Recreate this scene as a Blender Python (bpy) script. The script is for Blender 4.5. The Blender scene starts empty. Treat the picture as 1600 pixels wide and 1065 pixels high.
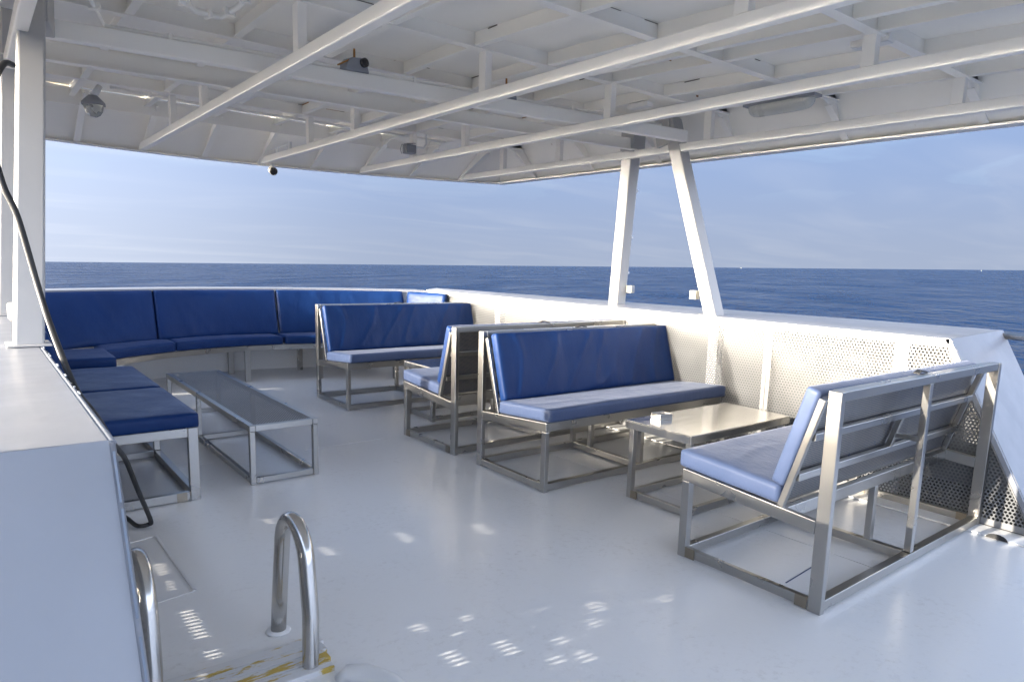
import bpy, bmesh, math, random
from mathutils import Vector, Matrix, noise
random.seed(4)
S = bpy.context.scene
COL = S.collection
R = math.radians
PI = math.pi

# ------------------------------------------------------------------ camera
cam_d = bpy.data.cameras.new('camera')
cam = bpy.data.objects.new('camera', cam_d); COL.objects.link(cam)
fw = Vector((0.62055, 0.76826, -0.15714)).normalized()
rt = Vector((0.78124, -0.62354, 0.0294)); rt = (rt - fw * rt.dot(fw)).normalized()
up = rt.cross(fw)
m = Matrix((rt, up, -fw)).transposed().to_4x4(); m.translation = (0, 0, 1.45)
cam.matrix_world = m
cam_d.sensor_fit = 'HORIZONTAL'; cam_d.sensor_width = 36.0
cam_d.lens = 36.0 * 1080.27 / 1600
cam_d.shift_x = (800 - 822.8) / 1600; cam_d.shift_y = (582.72 - 532.5) / 1600
cam_d.clip_start = 0.02; cam_d.clip_end = 60000
S.camera = cam
S.cycles.max_bounces = 16; S.cycles.diffuse_bounces = 8; S.cycles.transparent_max_bounces = 24

# ------------------------------------------------------------------ light
EL, BETA = R(14.4), R(7)
sun_dir = Vector((-math.cos(BETA) * math.cos(EL), math.sin(BETA) * math.cos(EL), math.sin(EL)))
sd = bpy.data.lights.new('sun', 'SUN'); sd.energy = 2.0; sd.angle = R(0.5); sd.color = (1.0, 0.91, 0.78)
so = bpy.data.objects.new('sun', sd); COL.objects.link(so)
so.rotation_euler = (-sun_dir).to_track_quat('-Z', 'Y').to_euler()
W = bpy.data.worlds.new('World'); S.world = W; W.use_nodes = True
VEIL_K = 20.0
VEIL = ((0.0250, 0.0345, 0.0555, 1), (0.0515, 0.062, 0.0845, 1), (2.5, 2.2, 1.8, 1), (10.4, 8.9, 6.9, 1))
ASTERN_FILL = (0.175, 0.21, 0.29, 1)
nt = W.node_tree; N = nt.nodes; L = nt.links
N.clear()
tc = N.new('ShaderNodeTexCoord')
mp = N.new('ShaderNodeMapping'); mp.inputs['Rotation'].default_value = (0.016, 0.014, 0)   # the deck heels a little against the horizon
L.new(tc.outputs['Generated'], mp.inputs['Vector'])
sky = N.new('ShaderNodeTexSky'); sky.sky_type = 'NISHITA'; sky.sun_disc = False
sky.sun_elevation = EL; sky.sun_rotation = math.atan2(sun_dir.x, sun_dir.y)
sky.air_density = 1.0; sky.dust_density = 0.3; sky.ozone_density = 2.0; sky.altitude = 10
L.new(mp.outputs[0], sky.inputs['Vector'])
# thin streaky cloud veil, laid out on the sky dome by direction
sx = N.new('ShaderNodeSeparateXYZ'); L.new(mp.outputs[0], sx.inputs[0])
zz = N.new('ShaderNodeMath'); zz.operation = 'ADD'; zz.inputs[1].default_value = 0.10; L.new(sx.outputs[2], zz.inputs[0])
zc = N.new('ShaderNodeMath'); zc.operation = 'MAXIMUM'; zc.inputs[1].default_value = 0.05; L.new(zz.outputs[0], zc.inputs[0])
dx = N.new('ShaderNodeMath'); dx.operation = 'DIVIDE'; L.new(sx.outputs[0], dx.inputs[0]); L.new(zc.outputs[0], dx.inputs[1])
dy = N.new('ShaderNodeMath'); dy.operation = 'DIVIDE'; L.new(sx.outputs[1], dy.inputs[0]); L.new(zc.outputs[0], dy.inputs[1])
cx_ = N.new('ShaderNodeCombineXYZ'); L.new(dx.outputs[0], cx_.inputs[0]); L.new(dy.outputs[0], cx_.inputs[1])
n1 = N.new('ShaderNodeTexNoise'); n1.inputs['Scale'].default_value = 0.9; n1.inputs['Detail'].default_value = 7; n1.inputs['Roughness'].default_value = 0.55; n1.inputs['Distortion'].default_value = 0.5
L.new(cx_.outputs[0], n1.inputs['Vector'])
cr = N.new('ShaderNodeMapRange'); cr.inputs['From Min'].default_value = 0.40; cr.inputs['From Max'].default_value = 0.72
cr.inputs['To Min'].default_value = 0.74; cr.inputs['To Max'].default_value = 0.93
L.new(n1.outputs[0], cr.inputs['Value'])
# glow added to the veil's sun side to light the interior; blue opposite
dt = N.new('ShaderNodeVectorMath'); dt.operation = 'DOT_PRODUCT'; dt.inputs[1].default_value = Vector((-0.94, 0.33, 0.09)).normalized(); L.new(mp.outputs[0], dt.inputs[0])
vr = N.new('ShaderNodeValToRGB'); vr.color_ramp.interpolation = 'EASE'
el = vr.color_ramp.elements
el[0].position = 0.40; el[0].color = VEIL[0]
el[1].position = 1.0; el[1].color = VEIL[3]
e_ = el.new(0.70); e_.color = VEIL[1]
e_ = el.new(0.88); e_.color = VEIL[2]
dm = N.new('ShaderNodeMapRange'); dm.inputs[1].default_value = -1; dm.inputs[2].default_value = 1; L.new(dt.outputs['Value'], dm.inputs[0]); L.new(dm.outputs[0], vr.inputs[0])
# low glow band on the sun side: falls off quickly with elevation
gl = N.new('ShaderNodeMapRange'); gl.interpolation_type = 'SMOOTHSTEP'; gl.inputs[1].default_value = 0.08; gl.inputs[2].default_value = 0.34; gl.inputs[3].default_value = 1.0; gl.inputs[4].default_value = 0.0; L.new(sx.outputs[2], gl.inputs[0])
vx = N.new('ShaderNodeMix'); vx.data_type = 'RGBA'; L.new(gl.outputs[0], vx.inputs['Factor']); vx.inputs['A'].default_value = VEIL[0]; L.new(vr.outputs[0], vx.inputs['B'])
# brighter sky added astern, out of view, to light deck and slopes
da = N.new('ShaderNodeVectorMath'); da.operation = 'DOT_PRODUCT'; da.inputs[1].default_value = Vector((0.12, -0.93, 0.34)).normalized(); L.new(mp.outputs[0], da.inputs[0])
am = N.new('ShaderNodeMapRange'); am.interpolation_type = 'SMOOTHSTEP'; am.inputs[1].default_value = 0.05; am.inputs[2].default_value = 0.85; am.inputs[3].default_value = 0; am.inputs[4].default_value = 1; L.new(da.outputs['Value'], am.inputs[0])
va = N.new('ShaderNodeMix'); va.data_type = 'RGBA'; L.new(am.outputs[0], va.inputs['Factor']); L.new(vx.outputs['Result'], va.inputs['A']); va.inputs['B'].default_value = ASTERN_FILL
vx = va
vm = N.new('ShaderNodeVectorMath'); vm.operation = 'SCALE'; vm.inputs[3].default_value = VEIL_K; L.new(vx.outputs['Result'], vm.inputs[0])
# paler towards the horizon
hz = N.new('ShaderNodeMapRange'); hz.inputs[1].default_value = 0.0; hz.inputs[2].default_value = 0.32; hz.inputs[3].default_value = 1.0; hz.inputs[4].default_value = 0.0; L.new(sx.outputs[2], hz.inputs[0])
hm = N.new('ShaderNodeMath'); hm.operation = 'MULTIPLY'; hm.inputs[1].default_value = 0.35; L.new(hz.outputs[0], hm.inputs[0])
fa = N.new('ShaderNodeMath'); fa.operation = 'ADD'; fa.use_clamp = True; L.new(cr.outputs[0], fa.inputs[0]); L.new(hm.outputs[0], fa.inputs[1])
mx = N.new('ShaderNodeMix'); mx.data_type = 'RGBA'
sg = N.new('ShaderNodeVectorMath'); sg.operation = 'SCALE'; sg.inputs[3].default_value = 0.43; L.new(sky.outputs[0], sg.inputs[0])
L.new(fa.outputs[0], mx.inputs['Factor']); L.new(sg.outputs[0], mx.inputs['A']); L.new(vm.outputs[0], mx.inputs['B'])
cs = N.new('ShaderNodeMapping'); cs.inputs['Scale'].default_value = (0.55, 1.5, 1); cs.inputs['Rotation'].default_value = (0, 0, 0.5); L.new(cx_.outputs[0], cs.inputs['Vector'])
n2 = N.new('ShaderNodeTexNoise'); n2.inputs['Scale'].default_value = 1.1; n2.inputs['Detail'].default_value = 5; n2.inputs['Roughness'].default_value = 0.48; n2.inputs['Distortion'].default_value = 0.7; L.new(cs.outputs[0], n2.inputs['Vector'])
cf = N.new('ShaderNodeMapRange'); cf.interpolation_type = 'SMOOTHSTEP'; cf.inputs[1].default_value = 0.40; cf.inputs[2].default_value = 0.80; cf.inputs[3].default_value = 0.0; cf.inputs[4].default_value = 0.22; L.new(n2.outputs[0], cf.inputs[0])
cl = N.new('ShaderNodeHueSaturation'); cl.inputs['Saturation'].default_value = 0.45; cl.inputs['Value'].default_value = 1.22; L.new(mx.outputs['Result'], cl.inputs['Color'])
m3 = N.new('ShaderNodeMix'); m3.data_type = 'RGBA'; L.new(cf.outputs[0], m3.inputs['Factor']); L.new(mx.outputs['Result'], m3.inputs['A']); L.new(cl.outputs[0], m3.inputs['B'])
mx = m3
h2 = N.new('ShaderNodeMapRange'); h2.interpolation_type = 'SMOOTHSTEP'; h2.inputs[1].default_value = -0.02; h2.inputs[2].default_value = 0.18; h2.inputs[3].default_value = 0.60; h2.inputs[4].default_value = 0.0; L.new(sx.outputs[2], h2.inputs[0])
lum = N.new('ShaderNodeHueSaturation'); lum.inputs['Saturation'].default_value = 0.36; lum.inputs['Value'].default_value = 0.72; L.new(mx.outputs['Result'], lum.inputs['Color'])
m2 = N.new('ShaderNodeMix'); m2.data_type = 'RGBA'; L.new(h2.outputs[0], m2.inputs['Factor']); L.new(mx.outputs['Result'], m2.inputs['A']); L.new(lum.outputs[0], m2.inputs['B'])
mx = m2
bg = N.new('ShaderNodeBackground'); bg.inputs['Strength'].default_value = 0.13
L.new(mx.outputs['Result'], bg.inputs['Color'])
out = N.new('ShaderNodeOutputWorld'); L.new(bg.outputs[0], out.inputs[0])
vs = S.view_settings
vs.view_transform = 'Standard'; vs.look = 'None'; vs.gamma = 1.0; vs.exposure = 2.4; vs.use_curve_mapping = False

# ------------------------------------------------------------------ materials
def newmat(name):
    m = bpy.data.materials.new(name); m.use_nodes = True
    n = m.node_tree.nodes; return m, n, m.node_tree.links, n['Principled BSDF']
def noise_node(n, l, scale, detail=4, rough=0.55, vec=None, stretch=None):
    t = n.new('ShaderNodeTexCoord'); src = t.outputs['Object']
    if stretch:
        mpp = n.new('ShaderNodeMapping'); mpp.inputs['Scale'].default_value = stretch
        l.new(src, mpp.inputs['Vector']); src = mpp.outputs[0]
    k = n.new('ShaderNodeTexNoise'); k.inputs['Scale'].default_value = scale; k.inputs['Detail'].default_value = detail; k.inputs['Roughness'].default_value = rough
    l.new(src, k.inputs['Vector']); return k
def maprange(n, l, src, a, b, c, d):
    k = n.new('ShaderNodeMapRange'); k.inputs[1].default_value = a; k.inputs[2].default_value = b; k.inputs[3].default_value = c; k.inputs[4].default_value = d
    l.new(src, k.inputs[0]); return k.outputs[0]
def mixcol(n, l, fac, a, b):
    k = n.new('ShaderNodeMix'); k.data_type = 'RGBA'
    for nm, v in (('Factor', fac), ('A', a), ('B', b)):
        if isinstance(v, (tuple, list)): k.inputs[nm].default_value = (*v, 1)
        elif isinstance(v, (int, float)): k.inputs[nm].default_value = v
        else: l.new(v, k.inputs[nm])
    return k.outputs['Result']
def bump(n, l, src, p, strength, dist):
    b = n.new('ShaderNodeBump'); b.inputs['Strength'].default_value = strength; b.inputs['Distance'].default_value = dist
    l.new(src, b.inputs['Height']); l.new(b.outputs[0], p.inputs['Normal']); return b
def paint(name, col, col2, rough=0.38, spots=0.0, bstr=0.15, spec=0.5):
    m, n, l, p = newmat(name)
    a = noise_node(n, l, 1.7, 5)
    c = mixcol(n, l, maprange(n, l, a.outputs[0], 0.35, 0.7, 0, 1), col, col2)
    if spots:
        s = noise_node(n, l, 9.0, 6, 0.65)
        f = maprange(n, l, s.outputs[0], 0.70, 0.75, 0, spots)
        c = mixcol(n, l, f, c, (0.30, 0.17, 0.06))
    l.new(c, p.inputs['Base Color'])
    r = noise_node(n, l, 6, 4)
    l.new(maprange(n, l, r.outputs[0], 0.3, 0.7, rough - 0.06, rough + 0.1), p.inputs['Roughness'])
    p.inputs['Specular IOR Level'].default_value = spec
    h = noise_node(n, l, 14, 3)
    bump(n, l, h.outputs[0], p, bstr, 0.004)
    return m
M = {}
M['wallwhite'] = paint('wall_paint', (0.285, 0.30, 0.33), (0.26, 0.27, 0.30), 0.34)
M['slopelight'] = paint('lightened_wall_paint', (0.37, 0.385, 0.415), (0.33, 0.345, 0.37), 0.34)  # same wall paint, extra brightness put into its colour for the near slope
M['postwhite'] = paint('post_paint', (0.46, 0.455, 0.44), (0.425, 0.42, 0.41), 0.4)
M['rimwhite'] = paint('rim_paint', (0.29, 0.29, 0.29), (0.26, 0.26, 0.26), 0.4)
M['inner'] = paint('cavity_shade_paint', (0.13, 0.135, 0.14), (0.09, 0.095, 0.10), 0.6)  # shade of the wall cavity painted in, seen through the punched holes
M['white'] = paint('white_paint', (0.80, 0.80, 0.79), (0.75, 0.75, 0.74))
M['roofwhite'] = paint('roof_white_paint', (0.92, 0.895, 0.835), (0.88, 0.855, 0.795), 0.34, 0.35)
M['offwhite'] = paint('cream_plastic', (0.46, 0.44, 0.38), (0.42, 0.40, 0.345), 0.4, 0, 0.03)
M['grey'] = paint('grey_housing', (0.30, 0.31, 0.33), (0.24, 0.25, 0.27), 0.45)
M['frost'] = paint('frosted_cover', (0.50, 0.51, 0.48), (0.46, 0.47, 0.44), 0.30, 0, 0.02)
M['black'] = paint('black_rubber', (0.015, 0.015, 0.016), (0.03, 0.03, 0.03), 0.45, 0, 0.05)
M['dark'] = paint('dark_lens', (0.01, 0.01, 0.014), (0.02, 0.02, 0.025), 0.12, 0, 0.0)
M['stain'] = paint('dark_scuff', (0.10, 0.09, 0.07), (0.22, 0.20, 0.17), 0.7, 0, 0.1)
M['scuffblue'] = paint('chipped_edge', (0.20, 0.24, 0.30), (0.34, 0.38, 0.44), 0.7, 0, 0.1)
M['rust'] = paint('rust_stain', (0.42, 0.20, 0.05), (0.24, 0.11, 0.03), 0.8, 0, 0.1)
M['weld'] = paint('weld_line', (0.72, 0.72, 0.72), (0.60, 0.60, 0.60), 0.5, 0, 0.3)

# deck: glossy roller-applied paint with scuffs
m, n, l, p = newmat('deck_paint')
b = noise_node(n, l, 26.0, 6, 0.75); b2 = noise_node(n, l, 2.2, 3, 0.6)
mk = n.new('ShaderNodeMath'); mk.operation = 'MULTIPLY'
l.new(maprange(n, l, b.outputs[0], 0.52, 0.80, 0, 1), mk.inputs[0]); l.new(maprange(n, l, b2.outputs[0], 0.42, 0.80, 0, 0.75), mk.inputs[1])
c = mixcol(n, l, mk.outputs[0], (0.78, 0.78, 0.775), (0.36, 0.33, 0.28))       # grime in the pores
l.new(c, p.inputs['Base Color'])
p.inputs['Roughness'].default_value = 0.27
h1 = noise_node(n, l, 60, 2, 0.5); h2 = noise_node(n, l, 5.0, 1, 0.4)
ad = n.new('ShaderNodeMath'); ad.operation = 'MULTIPLY_ADD'; ad.inputs[1].default_value = 1.2
l.new(h2.outputs[0], ad.inputs[0]); l.new(h1.outputs[0], ad.inputs[2])
bump(n, l, ad.outputs[0], p, 0.22, 0.002)
M['deck'] = m

# brushed stainless steel
def steel(name, base, r0, r1, stretch):
    m, n, l, p = newmat(name)
    p.inputs['Metallic'].default_value = 1.0
    a = noise_node(n, l, 1.3, 2, 0.4)
    l.new(mixcol(n, l, maprange(n, l, a.outputs[0], 0.3, 0.7, 0, 1), base, tuple(x * 0.90 for x in base)), p.inputs['Base Color'])
    s = noise_node(n, l, 2.2, 2, 0.4, stretch=stretch)
    l.new(maprange(n, l, s.outputs[0], 0.25, 0.75, r0, r1), p.inputs['Roughness'])
    return m
M['steel'] = steel('brushed_stainless', (0.44, 0.43, 0.41), 0.26, 0.33, (3, 3, 3))
M['steeltop'] = steel('sheet_stainless', (0.66, 0.64, 0.60), 0.13, 0.24, (1, 8, 1))
M['tube'] = steel('polished_tube', (0.60, 0.585, 0.56), 0.13, 0.24, (6, 6, 1))

# punched sheet: real see-through holes on a staggered grid
def perforated(name, axes, pitch, rad, base, metallic, rough):
    m, n, l, p = newmat(name)
    t = n.new('ShaderNodeTexCoord'); sp = n.new('ShaderNodeSeparateXYZ'); l.new(t.outputs['Object'], sp.inputs[0])
    def mth(op, a, b=None):
        k = n.new('ShaderNodeMath'); k.operation = op
        for i, v in enumerate((a, b)):
            if v is None: continue
            if isinstance(v, (int, float)): k.inputs[i].default_value = v
            else: l.new(v, k.inputs[i])
        return k.outputs[0]
    u = mth('DIVIDE', sp.outputs[axes[0]], pitch); v = mth('DIVIDE', sp.outputs[axes[1]], pitch)
    ds = []
    for ou, ov in ((0, 0), (0.5, 0.8660254)):
        uu = mth('SUBTRACT', mth('FLOORED_MODULO', mth('ADD', u, ou + 100), 1.0), 0.5)
        vv = mth('SUBTRACT', mth('FLOORED_MODULO', mth('ADD', v, ov + 1.7320508 * 60), 1.7320508), 0.8660254)
        ds.append(mth('ADD', mth('MULTIPLY', uu, uu), mth('MULTIPLY', vv, vv)))
    hole = mth('LESS_THAN', mth('MINIMUM', *ds), (rad / pitch) ** 2)
    a = noise_node(n, l, 2.5, 4)
    l.new(mixcol(n, l, maprange(n, l, a.outputs[0], 0.3, 0.7, 0, 1), base, tuple(x * 0.88 for x in base)), p.inputs['Base Color'])
    p.inputs['Metallic'].default_value = metallic; p.inputs['Roughness'].default_value = rough
    tr = n.new('ShaderNodeBsdfTransparent'); ms = n.new('ShaderNodeMixShader')
    l.new(hole, ms.inputs[0]); l.new(p.outputs[0], ms.inputs[1]); l.new(tr.outputs[0], ms.inputs[2])
    l.new(ms.outputs[0], n['Material Output'].inputs['Surface'])
    return m
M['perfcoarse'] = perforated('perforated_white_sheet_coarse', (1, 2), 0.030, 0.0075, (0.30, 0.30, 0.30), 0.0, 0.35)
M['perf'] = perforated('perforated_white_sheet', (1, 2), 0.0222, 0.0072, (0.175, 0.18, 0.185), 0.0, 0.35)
M['bracket'] = steel('dull_bracket', (0.34, 0.30, 0.24), 0.35, 0.55, (3, 3, 3))
M['mesh'] = perforated('fine_perforated_steel', (0, 2), 0.0115, 0.0034, (0.36, 0.345, 0.32), 1.0, 0.42)
M['meshflat'] = perforated('fine_perforated_steel_top', (0, 1), 0.0180, 0.0030, (0.20, 0.20, 0.205), 0.30, 0.62)

# blue waterproof cushion cloth
def cloth(name, c1, c2):
    m, n, l, p = newmat(name)
    a = noise_node(n, l, 3.2, 5, 0.6)
    l.new(mixcol(n, l, maprange(n, l, a.outputs[0], 0.3, 0.72, 0, 1), c1, c2), p.inputs['Base Color'])
    l.new(maprange(n, l, noise_node(n, l, 4, 4).outputs[0], 0.3, 0.7, 0.36, 0.52), p.inputs['Roughness'])
    p.inputs['Specular IOR Level'].default_value = 0.22
    p.inputs['Sheen Weight'].default_value = 0.14; p.inputs['Sheen Roughness'].default_value = 0.35; p.inputs['Sheen Tint'].default_value = (0.75, 0.82, 1.0, 1)
    w = noise_node(n, l, 420, 2); k = noise_node(n, l, 9, 5, 0.55, stretch=(1.6, 1, 0.5))
    ad = n.new('ShaderNodeMath'); ad.operation = 'MULTIPLY_ADD'; ad.inputs[1].default_value = 9.0
    l.new(k.outputs[0], ad.inputs[0]); l.new(w.outputs[0], ad.inputs[2])
    bump(n, l, ad.outputs[0], p, 0.35, 0.0016)
    return m
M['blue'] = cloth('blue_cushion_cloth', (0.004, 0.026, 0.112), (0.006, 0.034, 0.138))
M['bluepale'] = cloth('lit_blue_cushion_cloth', (0.058, 0.086, 0.170), (0.074, 0.102, 0.19))  # paler copy of the blue, light falling on the cushions painted in

# glass of the lamps
m, n, l, p = newmat('lamp_glass')
p.inputs['Base Color'].default_value = (0.62, 0.63, 0.60, 1); p.inputs['Roughness'].default_value = 0.25
p.inputs['Transmission Weight'].default_value = 0.55
l.new(maprange(n, l, noise_node(n, l, 12, 3).outputs[0], 0.3, 0.7, 0.18, 0.4), p.inputs['Roughness'])
M['glass'] = m

# worn painted planks: white flaking to yellow
m, n, l, p = newmat('flaking_plank')
f1 = noise_node(n, l, 3.5, 7, 0.72, stretch=(1.0, 5.0, 1.0))
c = mixcol(n, l, maprange(n, l, f1.outputs[0], 0.535, 0.56, 0, 1), (0.62, 0.62, 0.62), (0.50, 0.35, 0.07))
f2 = noise_node(n, l, 22, 5, 0.7, stretch=(0.6, 5, 1))
c = mixcol(n, l, maprange(n, l, f2.outputs[0], 0.66, 0.70, 0, 0.8), c, (0.20, 0.11, 0.04))
l.new(c, p.inputs['Base Color']); p.inputs['Roughness'].default_value = 0.6
bump(n, l, f1.outputs[0], p, 0.6, 0.003)
M['plank'] = m

# sea
m, n, l, p = newmat('sea_water')
p.inputs['Base Color'].default_value = (0.0008, 0.0165, 0.062, 1); p.inputs['IOR'].default_value = 1.33
wp = noise_node(n, l, 0.012, 4, 0.6, stretch=(1, 3.0, 1)); l.new(maprange(n, l, wp.outputs[0], 0.3, 0.7, 0.10, 0.32), p.inputs['Roughness'])
p.inputs['Specular IOR Level'].default_value = 0.12
t = n.new('ShaderNodeTexCoord')
hs = []
for scl, stv, det, rot in ((0.03, (1, 1.8, 1), 3, 0.7), (0.16, (1, 2.0, 1), 4, 0.55), (0.9, (1, 1.6, 1), 3, 0.8)):
    mpp = n.new('ShaderNodeMapping'); mpp.inputs['Scale'].default_value = stv; mpp.inputs['Rotation'].default_value = (0, 0, rot)
    l.new(t.outputs['Object'], mpp.inputs['Vector'])
    k = n.new('ShaderNodeTexNoise'); k.inputs['Scale'].default_value = scl; k.inputs['Detail'].default_value = det; k.inputs['Roughness'].default_value = 0.6
    l.new(mpp.outputs[0], k.inputs['Vector']); hs.append(k.outputs[0])
a1 = n.new('ShaderNodeMath'); a1.operation = 'MULTIPLY_ADD'; a1.inputs[1].default_value = 13.0; l.new(hs[0], a1.inputs[0])
a2 = n.new('ShaderNodeMath'); a2.operation = 'MULTIPLY_ADD'; a2.inputs[1].default_value = 5.0; l.new(hs[1], a2.inputs[0])
a3 = n.new('ShaderNodeMath'); a3.operation = 'MULTIPLY'; a3.inputs[1].default_value = 0.30; l.new(hs[2], a3.inputs[0])
l.new(a3.outputs[0], a2.inputs[2]); l.new(a2.outputs[0], a1.inputs[2])
bump(n, l, a1.outputs[0], p, 1.0, 1.0)
M['sea'] = m

# ------------------------------------------------------------------ mesh helpers
class MB:
    def __init__(s): s.bm = bmesh.new()
    def poly(s, pts, smooth=False):
        f = s.bm.faces.new([s.bm.verts.new(p) for p in pts]); f.smooth = smooth; return f
    def box(s, x0, x1, y0, y1, z0, z1):
        v = [s.bm.verts.new((x, y, z)) for z in (z0, z1) for x, y in ((x0, y0), (x1, y0), (x1, y1), (x0, y1))]
        for q in ((3, 2, 1, 0), (4, 5, 6, 7), (0, 1, 5, 4), (1, 2, 6, 5), (2, 3, 7, 6), (3, 0, 4, 7)):
            s.bm.faces.new([v[i] for i in q])
    def bar(s, p0, p1, w, h, upv=(0, 0, 1)):
        p0 = Vector(p0); p1 = Vector(p1); d = (p1 - p0).normalized(); u = Vector(upv)
        if abs(d.dot(u)) > 0.98: u = Vector((0, 1, 0))
        sd_ = d.cross(u).normalized(); u = sd_.cross(d)
        v = []
        for q in (p0, p1):
            for a, b in ((-1, -1), (1, -1), (1, 1), (-1, 1)):
                v.append(s.bm.verts.new(q + sd_ * a * w / 2 + u * b * h / 2))
        for q in ((3, 2, 1, 0), (4, 5, 6, 7), (0, 1, 5, 4), (1, 2, 6, 5), (2, 3, 7, 6), (3, 0, 4, 7)):
            s.bm.faces.new([v[i] for i in q])
    def prism(s, pts, vec):
        vec = Vector(vec)
        a = [s.bm.verts.new(p) for p in pts]; b = [s.bm.verts.new(Vector(p) + vec) for p in pts]
        s.bm.faces.new(a[::-1]); s.bm.faces.new(b); k = len(pts)
        for i in range(k): s.bm.faces.new((a[i], a[(i + 1) % k], b[(i + 1) % k], b[i]))
    def tube(s, pts, r, seg=12, cap=True):
        pts = [Vector(p) for p in pts]; rings = []; prev = None
        for i, q in enumerate(pts):
            d = (pts[min(i + 1, len(pts) - 1)] - pts[max(i - 1, 0)]).normalized()
            if prev is None:
                u = d.orthogonal().normalized()
            else:
                u = (prev - d * prev.dot(d)).normalized()
            prev = u; w = d.cross(u)
            rad = r[i] if isinstance(r, (list, tuple)) else r
            rings.append([s.bm.verts.new(q + (u * math.cos(2 * PI * k / seg) + w * math.sin(2 * PI * k / seg)) * rad) for k in range(seg)])
        for a, b in zip(rings, rings[1:]):
            for k in range(seg):
                f = s.bm.faces.new((a[k], a[(k + 1) % seg], b[(k + 1) % seg], b[k])); f.smooth = True
        if cap:
            s.bm.faces.new(rings[0][::-1]); s.bm.faces.new(rings[-1])
    def lathe(s, prof, axis_o, axis_d, seg=20):
        o = Vector(axis_o); d = Vector(axis_d).normalized(); u = d.orthogonal().normalized(); w = d.cross(u)
        rings = [[s.bm.verts.new(o + d * z + (u * math.cos(2 * PI * k / seg) + w * math.sin(2 * PI * k / seg)) * max(r_, 1e-4)) for k in range(seg)] for r_, z in prof]
        for a, b in zip(rings, rings[1:]):
            for k in range(seg):
                f = s.bm.faces.new((a[k], a[(k + 1) % seg], b[(k + 1) % seg], b[k])); f.smooth = True
        s.bm.faces.new(rings[0][::-1]); s.bm.faces.new(rings[-1])
    def grid(s, fn, nu, nv, smooth=True):
        vs = [[s.bm.verts.new(fn(i / nu, j / nv)) for j in range(nv + 1)] for i in range(nu + 1)]
        for i in range(nu):
            for j in range(nv):
                f = s.bm.faces.new((vs[i][j], vs[i + 1][j], vs[i + 1][j + 1], vs[i][j + 1])); f.smooth = smooth
    def build(s, name, mat, parent=None, bevel=0, recalc=True):
        if recalc: bmesh.ops.recalc_face_normals(s.bm, faces=s.bm.faces)
        me = bpy.data.meshes.new(name); s.bm.to_mesh(me); s.bm.free()
        me.materials.append(mat if not isinstance(mat, str) else M[mat])
        o = bpy.data.objects.new(name, me); COL.objects.link(o)
        if parent: o.parent = parent
        if bevel:
            b = o.modifiers.new('bevel', 'BEVEL'); b.width = bevel; b.segments = 2; b.limit_method = 'ANGLE'; b.angle_limit = R(40)
            b.harden_normals = False
        return o
def tag(o, label=None, cat=None, group=None, kind=None):
    for k, v in (('label', label), ('category', cat), ('group', group), ('kind', kind)):
        if v: o[k] = v
    return o
def empty(name, loc, rz=0, **kw):
    o = bpy.data.objects.new(name, None); COL.objects.link(o); o.location = loc; o.rotation_euler = (0, 0, rz)
    o.empty_display_size = 0.2
    return tag(o, **kw)
def kids(o): return [c for c in bpy.data.objects if c.parent == o]
def copy_tree(o, parent=None):
    c = o.copy(); COL.objects.link(c); c.parent = parent
    for ch in kids(o): copy_tree(ch, c)
    return c
def one(name, fill, mat, parent=None, bevel=0):
    b = MB(); fill(b); return b.build(name, mat, parent, bevel)

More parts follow.
